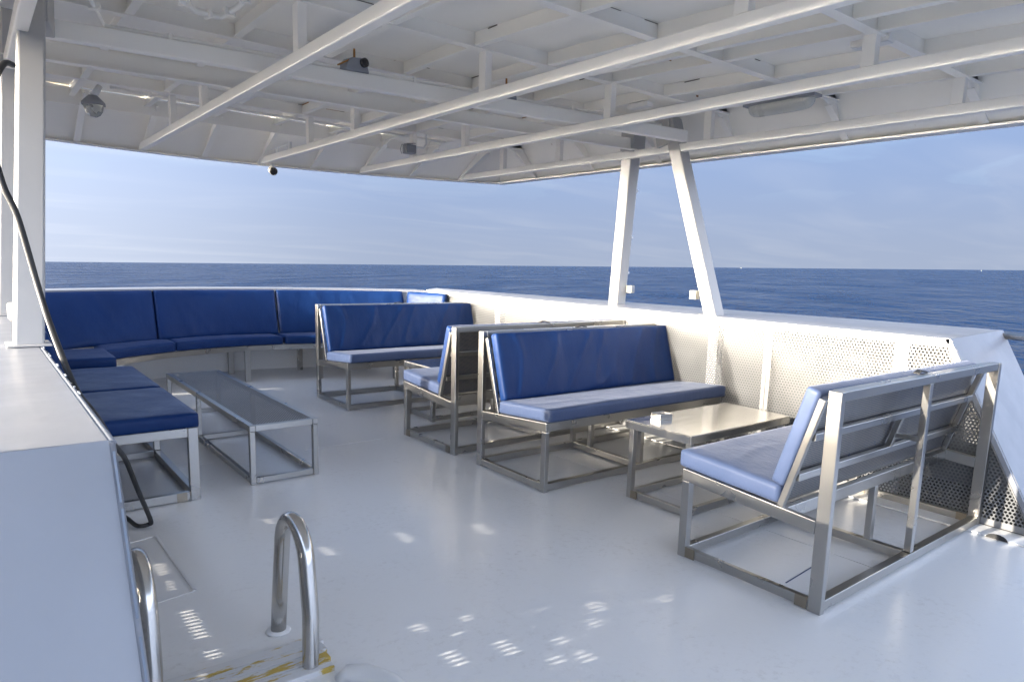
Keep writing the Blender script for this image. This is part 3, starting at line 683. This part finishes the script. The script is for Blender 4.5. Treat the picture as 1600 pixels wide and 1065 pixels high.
# ================================================================== LEFT WALL
lw = empty('left_wall', (0.2, 4.4, 0), label='white left bulwark with a wide flat cap and sloping near end', cat='wall')
class LB(MB):
    def build(s, name, mat, parent=lw, bevel=0, recalc=True):
        for v in s.bm.verts: v.co -= Vector((0.2, 4.4, 0))
        return MB.build(s, name, mat, parent, bevel, recalc)
XL = 0.195; ZL = 1.06; LY1, LY0 = 1.63, 1.04
XO = -0.32
tb = math.tan(EL) / math.cos(BETA)
vents = []
for (x, y, wy, h) in ((0.57, 3.40, 0.11, 0.022), (0.56, 3.20, 0.10, 0.008), (0.57, 2.86, 0.12, 0.024), (0.57, 2.715, 0.10, 0.020), (0.57, 2.50, 0.09, 0.022), (0.60, 2.36, 0.03, 0.01),
                      (1.33, 2.00, 0.13, 0.022), (1.55, 1.925, 0.10, 0.022), (1.30, 2.25, 0.06, 0.018), (1.38, 2.13, 0.025, 0.014), (1.57, 1.76, 0.06, 0.018), (1.75, 1.70, 0.06, 0.018), (1.70, 3.10, 0.12, 0.02), (2.11, 2.95, 0.14, 0.02),
                      (1.31, 3.15, 0.09, 0.02), (1.53, 2.20, 0.04, 0.015), (1.78, 2.05, 0.05, 0.018), (2.05, 1.95, 0.07, 0.018), (1.95, 1.86, 0.05, 0.016), (1.72, 1.84, 0.06, 0.018), (2.3, 1.83, 0.05, 0.016), (1.18, 3.72, 0.09, 0.016)):
    D = x - XO; h *= 0.62
    row = 0.030 * 0.8660254
    yv = y + D * math.tan(BETA); zv = round((x - XL) * tb / row) * row + (XL - XO) * tb; wy *= 1.25
    vents.append((yv - wy / 2, yv + wy / 2, zv - h / 2, zv + h / 2))
b = LB()
yb_ = sorted({-0.2, 7.6, *[v for t in vents for v in t[:2]]}); zb_ = sorted({-0.04, 1.03, *[v for t in vents for v in t[2:]]})
for y0, y1 in zip(yb_, yb_[1:]):
    for z0, z1 in zip(zb_, zb_[1:]):
        cy, cz = (y0 + y1) / 2, (z0 + z1) / 2
        if any(t[0] < cy < t[1] and t[2] < cz < t[3] for t in vents): continue
        b.poly([(XO, y0, z0), (XO, y1, z0), (XO, y1, z1), (XO, y0, z1)])
b.build('outer_plate', 'white')
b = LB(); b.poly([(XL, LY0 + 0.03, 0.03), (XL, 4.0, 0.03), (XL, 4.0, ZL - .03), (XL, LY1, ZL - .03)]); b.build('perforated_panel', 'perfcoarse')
b = LB(); b.box(XL - 0.01, XL, 4.0, 7.7, 0.0, ZL - 0.03); b.build('inner_plate', 'white')
b = LB()
# cap with rolled inner lip
b.box(XO - 0.02, XL + 0.012, LY1, 7.72, ZL - 0.03, ZL)
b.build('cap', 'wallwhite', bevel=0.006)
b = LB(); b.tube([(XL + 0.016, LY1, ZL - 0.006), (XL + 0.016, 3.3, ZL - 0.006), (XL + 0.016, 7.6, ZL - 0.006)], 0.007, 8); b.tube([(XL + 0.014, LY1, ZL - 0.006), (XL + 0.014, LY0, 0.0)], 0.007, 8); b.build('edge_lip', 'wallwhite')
b = LB()
random.seed(8)
t = 0.0
while t < 0.97:
    t2 = t + random.uniform(0.004, 0.03)
    if random.random() < 0.7:
        p0 = Vector((XL + 0.0135, LY1 - 0.012 + (LY0 - LY1) * t, ZL - 0.001 + (0 - ZL) * t)); p1 = Vector((XL + 0.0135, LY1 - 0.012 + (LY0 - LY1) * t2, ZL - 0.001 + (0 - ZL) * t2))
        b.bar(p0, p1, 0.0045, random.uniform(0.0015, 0.004))
    t = t2
for i in range(14):
    y = 1.7 + random.random() * 1.7; b.bar((XL + 0.02, y, ZL + 0.003), (XL + 0.02, y + random.uniform(0.02, 0.06), ZL + 0.003), 0.004, 0.002)
b.build('edge_scuff', 'scuffblue')
b = LB()
q = [(XL + 0.012, LY1, ZL), (XO - 0.02, LY1, ZL), (XO - 0.02, LY0, 0.0), (XL + 0.012, LY0, 0.0)]
b.prism(q, (0, 0.03, -0.012)); b.build('sloping_end', 'slopelight')
# unseen screen added aft on the left to keep the sun off the deck
aw = one('aft_sun_screen', lambda b: (b.box(-0.60, -0.56, -3.0, 1.72, -0.04, 1.62), b.box(-0.63, -0.53, -3.0, 1.72, 1.62, 1.65)), 'white')
tag(aw, 'added plain white screen on the left, out of view, shading the deck', 'wall')

# ================================================================== LOUNGE BENCHES
BWD, BD, HB = 1.825, 0.770, 0.970
def make_bench():
    e = empty('lounge_bench', (0, 0, 0))
    h = BWD / 2
    def P(name, fill, mat='steel', bev=0.003): return one(name, fill, mat, e, bev)
    for s in (-1, 1):
        x0, x1 = sorted((s * h, s * (h - 0.032)))
        P('rear_post', lambda b: b.box(x0, x1, 0, 0.060, 0.0, HB - 0.001))
        P('leg', lambda b: b.box(x0, x1 + (0.008 if s < 0 else 0) , BD - 0.046, BD, 0.0, 0.396))
        # seat side rail, falling a little to the rear
        P('seat_rail', lambda b: b.prism([(x0, 0.061, 0.345), (x0, BD, 0.397), (x0, BD, 0.458), (x0, 0.061, 0.405)], (x1 - x0, 0, 0)))
        P('floor_rail', lambda b: b.box(x0 + 0.002, x1 - 0.002, 0.061, BD - 0.047, 0.010, 0.055))
        xs = s * (h - 0.045)
        P('back_stay', lambda b: b.bar((s * (h - 0.018), 0.235, 0.418), (s * (h - 0.018), 0.085, 0.925), 0.024, 0.030, (0, 1, 0)))
        P('foot_bracket', lambda b: b.box(x0 - 0.003, x0 + 0.001, 0.064, 0.12, 0.006, 0.058), 'bracket', 0)
        P('foot_bracket', lambda b: b.box(x0 - 0.003, x0 + 0.001, BD - 0.105, BD - 0.049, 0.006, 0.058), 'bracket', 0)
    P('top_rail', lambda b: b.box(-h + 0.033, h - 0.033, 0.004, 0.062, HB - 0.042, HB))
    P('rear_post', lambda b: b.box(-0.018, 0.018, 0.010, 0.045, 0.056, HB - 0.043))
    P('leg', lambda b: b.box(-0.018, 0.018, 0.215, 0.250, 0.056, 0.3515))
    P('leg', lambda b: b.box(-0.018, 0.018, BD - 0.042, BD - 0.006, 0.056, 0.396))
    P('seat_rail', lambda b: (b.box(-h + 0.033, h - 0.033, BD - 0.040, BD - 0.002, 0.398, 0.456)))
    P('seat_rail', lambda b: (b.box(-h + 0.033, h - 0.033, 0.215, 0.250, 0.352, 0.412)))
    P('floor_rail', lambda b: b.box(-h + 0.033, h - 0.033, 0.006, 0.050, 0.010, 0.055))
    P('floor_rail', lambda b: b.box(-h + 0.033, h - 0.033, BD - 0.045, BD - 0.004, 0.010, 0.055))
    P('floor_rail', lambda b: b.box(-0.018, 0.018, 0.051, BD - 0.046, 0.010, 0.055))
    P('back_stay', lambda b: (b.bar((0, 0.19, 0.548), (0, 0.135, 0.74), 0.026, 0.028, (0, 1, 0)), b.bar((0, 0.16, 0.640), (0, 0.046, 0.640), 0.024, 0.024)))
    for z in (0.560, 0.752):
        yy = 0.235 - 0.15 * (z - 0.418) / 0.507
        P('back_bar', lambda b: b.bar((-h + 0.034, yy - 0.010, z), (h - 0.034, yy - 0.010, z), 0.030, 0.034))
    # punched sheets behind and under the cushions
    P('back_mesh', lambda b: b.poly([(-h + 0.034, 0.252, 0.418), (h - 0.034, 0.252, 0.418), (h - 0.034, 0.100, 0.932), (-h + 0.034, 0.100, 0.932)]), 'mesh', 0)
    P('seat_mesh', lambda b: b.poly([(-h + 0.034, 0.255, 0.420), (h - 0.034, 0.255, 0.420), (h - 0.034, BD - 0.042, 0.4525), (-h + 0.034, BD - 0.042, 0.4525)]), 'meshflat', 0)
    tilt = math.atan2(0.035, 0.48)
    def seatp(q):
        y = q.y + 0.525; return Vector((q.x, y, q.z + 0.4245 + (y - 0.255) * 0.070))
    cushion('seat_cushion', 'bluepale', e, seatp, BWD - 0.02, 0.555, 0.085, (72, 24, 4), 0.013, 0.006, 2, 1, 0.6)
    ang = math.atan2(0.15, 0.507)
    up_ = Vector((0, -math.sin(ang), math.cos(ang))); nr = Vector((0, math.cos(ang), math.sin(ang)))
    def backp(q):
        return Vector((q.x, 0, 0)) + Vector((0, 0.236, 0.505)) + up_ * (q.y + 0.23) + nr * (q.z + 0.002)
    cushion('back_cushion', 'blue', e, backp, BWD - 0.05, 0.47, 0.066, (96, 28, 4), 0.011, 0.014, 5, 0, 0.5)
    # strap bracket in the middle of the top rail
    P('strap', lambda b: (b.bar((-0.05, 0.07, HB + 0.003), (0.0, 0.075, HB + 0.014), 0.03, 0.006), b.bar((0.0, 0.075, HB + 0.014), (0.05, 0.07, HB + 0.003), 0.03, 0.006)), 'black', 0.001)
    return e
benches = [
    ('blue cushioned steel bench nearest the camera, its open back turned to the viewer', 2.731, 1.340, 0.0),
    ('blue cushioned steel bench facing the table with the metal ashtray', 2.778, 3.990, PI - 0.008),
    ('blue cushioned steel bench standing back to back with the middle one, seat turned away', 2.763, 4.258, 0.010),
    ('blue cushioned steel bench farthest forward, facing the half hidden table', 2.743, 6.862, PI),
]
proto = None
for lab, x, y, rz in benches:
    o = make_bench() if proto is None else copy_tree(proto)
    if proto is None: proto = o
    c = abs(math.cos(rz))
    o.location = (x + BWD / 2 * c, y + (BWD / 2 * math.sin(rz if abs(rz) < 1 else rz - PI)), deck_z(0, y - 0.4))
    o.rotation_euler = (0, 0, rz)
    tag(o, lab, 'bench', 'steel lounge benches with blue cushions')
    if 'nearest' in lab:
        for ch in kids(o):
            if ch.name.startswith('back_cushion'):
                nearest_back = ch
for s_ in nearest_back.material_slots: s_.link = 'OBJECT'; s_.material = M['bluepale']  # nearest back takes the paler copy with light painted in

# ================================================================== TABLES
def make_table(w, d, h, top_mat, name):
    e = empty(name, (0, 0, 0))
    b = MB(); b.box(-w / 2, w / 2, -d / 2, d / 2, h - 0.005, h)
    b.box(-w / 2, w / 2, -d / 2, -d / 2 + 0.012, h - 0.052, h - 0.006); b.box(-w / 2, w / 2, d / 2 - 0.012, d / 2, h - 0.052, h - 0.006)
    b.box(-w / 2, -w / 2 + 0.012, -d / 2 + 0.013, d / 2 - 0.013, h - 0.052, h - 0.006); b.box(w / 2 - 0.012, w / 2, -d / 2 + 0.013, d / 2 - 0.013, h - 0.052, h - 0.006)
    b.build('tabletop', top_mat, e, 0.002)
    for sx in (-1, 1):
        for sy in (-1, 1):
            x = sx * (w / 2 - 0.036); y = sy * (d / 2 - 0.034)
            one('leg', lambda b: b.box(x - 0.018, x + 0.018, y - 0.018, y + 0.018, 0, h - 0.0525), 'steel', e, 0.003)
    for sy in (-1, 1):
        y = sy * (d / 2 - 0.034); one('floor_rail', lambda b: b.box(-w / 2 + 0.055, w / 2 - 0.055, y - 0.016, y + 0.016, 0.010, 0.050), 'steel', e, 0.002)
    for sx in (-1, 1):
        x = sx * (w / 2 - 0.036); one('floor_rail', lambda b: b.box(x - 0.016, x + 0.016, -d / 2 + 0.053, d / 2 - 0.053, 0.010, 0.050), 'steel', e, 0.002)
    one('foot_bracket', lambda b: b.box(-w / 2 + 0.015, -w / 2 + 0.0175, d / 2 - 0.105, d / 2 - 0.053, 0.005, 0.054), 'bracket', e)
    return e
t1_ = make_table(1.030, 0.506, 0.502, M['steeltop'], 'low_table'); t1_.location = (3.155 + 0.515, 2.392 + 0.253, 0)
tag(t1_, 'stainless low table carrying the metal ashtray, between the two nearest benches', 'table', 'stainless tables between facing benches')
t2_ = copy_tree(t1_); t2_.location = (3.17 + 0.515, 5.27 + 0.253, 0)
tag(t2_, 'stainless low table farther forward, mostly hidden behind a bench back', 'table', 'stainless tables between facing benches')
# ashtray
e = empty('ashtray', (3.375, 2.800, 0.5022), -0.12, label='small square dented metal ashtray on the stainless table', cat='ashtray')
b = MB(); b.box(-0.052, 0.052, -0.042, 0.042, 0, 0.004); 
for a in ((-0.052, 0.052, -0.042, -0.039), (-0.052, 0.052, 0.039, 0.042), (-0.052, -0.049, -0.0385, 0.0385), (0.049, 0.052, -0.0385, 0.0385)): b.box(a[0], a[1], a[2], a[3], 0.0045, 0.034)
b.build('tray', 'steel', e, 0.001)
b = MB(); b.box(-0.048, -0.004, -0.037, 0.037, 0.026, 0.030); b.box(0.012, 0.048, -0.037, 0.037, 0.026, 0.030); b.build('lid_plate', 'steel', e, 0.001)

# long mesh table on the left
TW, TD, TH = 0.446, 2.345, 0.388
e = empty('long_table', (1.309 + TW / 2, 4.373 + TD / 2, 0), label='long low steel table with a fine perforated top beside the left bench', cat='table')
one('table_mesh', lambda b: b.poly([(-TW / 2 + 0.03, -TD / 2 + 0.03, TH - 0.003), (TW / 2 - 0.03, -TD / 2 + 0.03, TH - 0.003), (TW / 2 - 0.03, TD / 2 - 0.03, TH - 0.003), (-TW / 2 + 0.03, TD / 2 - 0.03, TH - 0.003)]), 'meshflat', e)
for sx in (-1, 1):
    one('top_rail', lambda b: b.box(*sorted((sx * TW / 2, sx * (TW / 2 - 0.036))), -TD / 2, TD / 2, TH - 0.04, TH), 'steel', e, 0.003)
    one('floor_rail', lambda b: b.box(*sorted((sx * (TW / 2 - 0.003), sx * (TW / 2 - 0.033))), -TD / 2 + 0.037, TD / 2 - 0.037, 0.008, 0.045), 'steel', e, 0.003)
    for sy in (-1, 1):
        one('leg', lambda b: b.box(*sorted((sx * (TW / 2 - 0.001), sx * (TW / 2 - 0.035))), *sorted((sy * (TD / 2 - 0.001), sy * (TD / 2 - 0.036))), 0, TH - 0.041), 'steel', e, 0.003)
    one('leg', lambda b: b.box(*sorted((sx * (TW / 2 - 0.002), sx * (TW / 2 - 0.034))), 0.13, 0.165, 0.046, TH - 0.041), 'steel', e, 0.003)
for y in (-TD / 2 + 0.018, 0.148, TD / 2 - 0.018):
    one('floor_rail', lambda b: b.box(-TW / 2 + 0.0365, TW / 2 - 0.0365, y - 0.015, y + 0.015, 0.008, 0.044), 'steel', e, 0.002)
for y in (-TD / 2 + 0.018, TD / 2 - 0.018):
    one('top_rail', lambda b: b.box(-TW / 2 + 0.037, TW / 2 - 0.037, y - 0.017, y + 0.017, TH - 0.039, TH - 0.001), 'steel', e, 0.002)

# ================================================================== LEFT SIDE BENCH
LX0, LX1, LYA, LYB = 0.22, 0.99, 4.285, 6.50
e = empty('side_bench', (0.6, 5.4, 0), label='long steel side bench with flat blue seat cushions along the left wall', cat='bench')
EO = Vector((0.6, 5.4, 0))
def sb(name, fill, mat='steel', bev=0.003):
    b = MB(); fill(b)
    for v in b.bm.verts: v.co -= EO
    return b.build(name, mat, e, bev)
for y in (LYA, LYB):
    sb('leg', lambda b: b.box(LX1 - 0.055, LX1, y, y + 0.04, 0, 0.442))
    sb('leg', lambda b: b.box(LX0 + 0.02, LX0 + 0.06, y, y + 0.04, 0, 0.442))
    sb('seat_rail', lambda b: b.box(LX0 + 0.061, LX1 - 0.056, y, y + 0.04, 0.388, 0.443))
    sb('floor_rail', lambda b: b.box(LX0 + 0.061, LX1 - 0.056, y + 0.002, y + 0.038, 0.006, 0.056))
sb('leg', lambda b: b.box(LX1 - 0.045, LX1 - 0.005, 5.36, 5.40, 0.056, 0.388))
sb('floor_rail', lambda b: b.box(LX0 + 0.06, LX1 - 0.046, 5.362, 5.398, 0.010, 0.052))
sb('floor_rail', lambda b: b.box(LX1 - 0.045, LX1 - 0.004, LYA + 0.041, LYB - 0.001, 0.008, 0.055))
sb('seat_rail', lambda b: b.box(LX1 - 0.042, LX1 - 0.002, LYA + 0.041, LYB - 0.001, 0.388, 0.442))
sb('foot_bracket', lambda b: b.box(LX1 - 0.13, LX1 - 0.075, LYA - 0.0025, LYA, 0.004, 0.058), 'bracket', 0)
for k, (y0, y1) in enumerate(((4.262, 5.255), (5.275, 6.37))):
    cy = (y0 + y1) / 2
    cushion('seat_cushion', 'blue', e, lambda q: Vector((q.x + 0.605 - EO.x + 0.015, q.y + cy - EO.y, q.z + 0.445)), 0.75, y1 - y0, 0.085, (18, 26, 4), 0.013, 0.004, 20 + k, 0, 0.4)
for k, (y0, y1) in enumerate(((4.40, 5.6), (5.62, 6.8))):
    cy = (y0 + y1) / 2
    cushion('back_cushion', 'blue', e, lambda q: Vector((0.235 - EO.x + 0.02 + q.z + 0.13 * (0.5 - (q.x / 0.48 + 0.5)) + 0.07, q.y + cy - EO.y, 0.535 + (q.x + 0.24))), 0.48, y1 - y0, 0.05, (12, 26, 4), 0.018, 0.004, 30 + k, 1, 0.4)

# ================================================================== BOW SEAT
e = empty('bow_seat', (2.45, 8.0, 0), label='curved blue seat along the bow with tall back cushions and steel legs', cat='bench')
EB = Vector((2.45, 8.0, 0))
def sfront(x): return 7.83 - 0.27 * (x - 2.4) ** 2 if x < 2.4 else 7.83 - 0.19 * (x - 2.4) ** 2
def sback(x): return 8.14 - 0.185 * (x - 2.45) ** 2 if x < 2.45 else 8.14 - 0.145 * (x - 2.45) ** 2
def bb(name, fill, mat='steel', bev=0.003):
    b = MB(); fill(b)
    for v in b.bm.verts: v.co -= EB
    return b.build(name, mat, e, bev)
zs0 = 0.452
b = MB(); b.grid(lambda u, v: (0.96 + 3.2 * u, sfront(0.96 + 3.2 * u) + 0.012, zs0 - 0.055 + 0.055 * v), 40, 1, False); b.grid(lambda u, v: (0.96 + 3.2 * u, sfront(0.96 + 3.2 * u) + 0.012 + 0.04 * v, zs0), 40, 1, False); b.grid(lambda u, v: (0.96 + 3.2 * u, sfront(0.96 + 3.2 * u) + 0.012 + 0.04 * v, zs0 - 0.055), 40, 1, False); b.grid(lambda u, v: (0.96 + 3.2 * u, sfront(0.96 + 3.2 * u) + 0.052, zs0 - 0.055 + 0.055 * v), 40, 1, False)
for v in b.bm.verts: v.co -= EB
b.build('seat_rail', 'steel', e)
for x in (1.05, 2.36, 3.15, 3.95):
    y = sfront(x) + 0.035; bb('leg', lambda b: b.box(x - 0.03, x + 0.03, y - 0.02, y + 0.02, deck_z(0, y) - 0.002, zs0 - 0.055))
    y2 = rim(x) + 0.05; bb('leg', lambda b: b.box(x - 0.075, x - 0.015, y2 - 0.02, y2 + 0.02, deck_z(0, y2) - 0.002, zs0 - 0.055))
# seat cushions between the seams, mapped on the curve
def seat_piece(x0, x1, seed):
    def pl(q):
        u = q.x; x = (x0 + x1) / 2 + u
        v = q.y / 0.44 + 0.5
        y0 = sfront(x) - 0.012; y1 = sback(x) + 0.12
        return Vector((x, y0 + (y1 - y0) * v, zs0 + 0.004 + q.z)) - EB
    return cushion('seat_cushion', 'blue', e, pl, x1 - x0, 0.44, 0.092, (max(8, int((x1 - x0) * 26)), 10, 4), 0.014, 0.003, seed, 0, 0.3)
seat_piece(0.90, 1.60, 41); seat_piece(1.604, 2.74, 42); seat_piece(2.77, 4.15, 43)
# corner cushion that closes the gap to the side bench
cushion('seat_cushion', 'blue', e, lambda q: Vector((q.x + 0.58, q.y + 7.02, q.z + 0.478 + 0.0)) - EB, 0.70, 0.74, 0.085, (16, 16, 4), 0.013, 0.003, 47, 0, 0.3)
bb('seat_rail', lambda b: b.box(0.25, 0.96, 6.70, 6.74, 0.40, 0.468))
bb('leg', lambda b: b.box(0.92, 0.96, 6.74, 6.78, 0.0, 0.40))
def back_piece(x0, x1, seed, ztop=1.052, lean=0.0, mat='blue'):
    H_ = 0.515
    def pl(q):
        x = (x0 + x1) / 2 + q.x
        v = q.y / H_ + 0.5
        y = sback(x) + (rim(x) - 0.035 - sback(x)) * v
        sl_ = (sback(x + 0.01) - sback(x - 0.01)) / 0.02
        nv = Vector((sl_, -1, 0.2)).normalized()
        x += lean * (0.5 - v)
        return Vector((x, y, 0.54 + (ztop - 0.54) * v)) + nv * (q.z - 0.055) - EB
    return cushion('back_cushion', mat, e, pl, x1 - x0, H_, 0.07, (max(10, int((x1 - x0) * 34)), 18, 4), 0.012, 0.012, seed, 0, 0.6)
back_piece(0.30, 1.49, 51); back_piece(1.51, 2.80, 52); back_piece(2.82, 4.27, 53)
# last narrow cushion turned along the right wall
def lastp(q):
    v = q.y / 0.5 + 0.5
    a = Vector((4.26, 7.74, 0)); c = Vector((4.47, 7.18, 0)); t = q.x / 0.58 + 0.5
    p_ = a.lerp(c, t); nv = Vector((-0.93, -0.36, 0.12)).normalized()
    return p_ + Vector((0.07 * v, 0.03 * v, 0.55 + 0.50 * v)) + nv * (q.z - 0.03) - EB
cushion('back_cushion', 'blue', e, lastp, 0.58, 0.5, 0.07, (14, 14, 4), 0.02, 0.004, 55, 0, 0.5)

# ================================================================== LADDER RAILS, HATCH, CABLE
def ladder_rail(x, y0, label, zt=0.50, hy=0.34):
    e = empty('ladder_rail', (x, y0, 0), label=label, cat='hand rail', group='bent tube rails of the hatch ladder')
    pts = [(0, 0, -0.01), (0.006, -0.012, 0.16), (0.012, -0.022, 0.30)]
    r_ = 0.115
    c = Vector((0.014, -0.03 - r_, zt - r_ - 0.02))
    for i in range(13):
        a = PI * i / 12
        pts.append((0.014, c.y + r_ * math.cos(a) - 0.02 * i / 12, c.z + (r_ + 0.02) * math.sin(a)))
    pts += [(0.012, c.y - r_ - 0.05, 0.20), (0.0, c.y - r_ - 0.07, 0.0), (-0.01, c.y - r_ - 0.09, -0.2)]
    b = MB(); b.tube(pts, 0.029, 20); b.build('tube', 'tube', e)
    b = MB(); b.lathe([(0, 0.0), (0.048, 0.0), (0.042, 0.006), (0.030, 0.010), (0, 0.010)], (0, 0, 0.001), (0, 0, 1), 20); b.build('foot_flange', 'white', e)
ladder_rail(0.845, 2.545, 'bent stainless ladder rail in the foreground, standing clear of the wall')
ladder_rail(0.335, 2.50, 'bent stainless ladder rail half hidden behind the sloping wall edge')
# plank sill of the hatch
e = empty('hatch_sill', (0.55, 2.28, 0), 0.0, label='white painted plank sill with flaking yellow patches at the ladder', cat='hatch sill')
for k in range(4):
    y = 0.12 - 0.062 * k
    b = MB(); b.prism([(-0.33, y - 0.029, 0.0), (0.40 - 0.012 * k, y - 0.029 - 0.02, 0.0), (0.40 - 0.012 * k, y + 0.029 - 0.02, 0.0), (-0.33, y + 0.029, 0.0)], (0, 0, 0.018 + 0.001 * k)); b.build('plank', 'plank', e, 0.003)
e = empty('hatch_coaming', (0.95, 2.06, 0), label='rounded white coaming corner at the hatch beside the ladder rail', cat='coaming')
b = MB(); b.tube([(-0.05, 0.05, 0.0), (-0.02, 0.03, 0.026), (0.02, -0.02, 0.032), (0.06, -0.12, 0.034), (0.09, -0.5, 0.034)], [0.016, 0.028, 0.034, 0.036, 0.036], 16); b.build('coaming_roll', 'white', e)
# raised plate seams on the deck
b = MB()
b.bar((0.66, 3.83, 0.002), (0.668, 3.08, 0.002), 0.012, 0.006); b.bar((0.30, 3.75, 0.001), (0.655, 3.83, 0.001), 0.008, 0.004); b.bar((0.668, 3.08, 0.001), (0.30, 3.02, 0.001), 0.006, 0.003)
for p0, p1 in (((0.9, 5.02), (1.25, 5.02)), ((1.9, 5.0), (2.6, 5.0)), ((3.42, 1.42), (3.42, 3.9)), ((0.30, 1.9), (0.95, 1.88))):
    b.bar((p0[0], p0[1], 0.0008), (p1[0], p1[1], 0.0008), 0.005, 0.0022)
ds = b.build('deck_seam', 'weld'); tag(ds, kind='structure')
cl_ = one('chalk_line', lambda b: b.bar((2.90, 1.60, 0.0012), (3.30, 1.63, 0.0012), 0.006, 0.0012), 'bluepale'); tag(cl_, kind='structure')
# black cable
def smooth(pts, k=8):
    P = [Vector(p) for p in pts]; out_ = []
    for i in range(len(P) - 1):
        p0, p1, p2, p3 = P[max(i - 1, 0)], P[i], P[i + 1], P[min(i + 2, len(P) - 1)]
        for s in range(k):
            t = s / k
            out_.append(0.5 * ((2 * p1) + (p2 - p0) * t + (2 * p0 - 5 * p1 + 4 * p2 - p3) * t * t + (3 * p1 - p0 - 3 * p2 + p3) * t ** 3))
    out_.append(P[-1]); return out_
cab = smooth([(0.205, 3.58, 2.17), (0.17, 3.50, 2.15), (0.120, 3.36, 2.02), (0.105, 3.32, 1.85), (0.13, 3.32, 1.68), (0.168, 3.32, 1.555), (0.222, 3.31, 1.245), (0.245, 3.05, 1.08), (0.262, 2.77, 0.972), (0.30, 2.66, 0.90), (0.42, 3.20, 0.66), (0.505, 3.55, 0.50), (0.575, 3.72, 0.29), (0.655, 3.93, 0.06), (0.655, 3.965, 0.022), (0.60, 3.98, 0.02), (0.57, 4.16, 0.02), (0.50, 4.40, 0.02), (0.36, 4.8, 0.02)])
b = MB(); b.tube(cab, 0.0115, 10)
cb = b.build('power_cable', 'black'); tag(cb, 'thick black cable hanging from the left post and looping onto the deck', 'cable')

# ================================================================== FAR SHIPS
def ship(x, y, s, label, z=0):
    e = empty('distant_ship', (x, y, z), 0.6, label=label, cat='ship', group='tiny ships on the horizon')
    b = MB(); b.prism([(-30 * s, -4 * s, -2 * s), (26 * s, -4 * s, -2 * s), (33 * s, 0, -2 * s), (26 * s, 4 * s, -2 * s), (-30 * s, 4 * s, -2 * s)], (0, 0, 8 * s)); b.build('hull', 'white', e)
    b = MB(); b.box(-20 * s, 2 * s, -3 * s, 3 * s, 6 * s, 16 * s); b.box(-14 * s, -8 * s, -1.5 * s, 1.5 * s, 16 * s, 24 * s); b.build('superstructure', 'white', e)
nrm = Vector((-0.014, 0.016, 1))
def seaz(x, y): return -6.5 - (nrm.x * x + nrm.y * y) / nrm.z
for px, rng_, s, lab in ((0.2986, 5200, 0.24, 'tiny white ship on the horizon just right of the near right post'), (0.6380, 5200, 0.22, 'tiny white ship on the horizon at the far right of the sea')):
    d = fw * 1.0 + rt * px; d.z = 0; d.normalize(); x, y = d.x * rng_, d.y * rng_
    ship(x, y, s, lab, seaz(x, y))
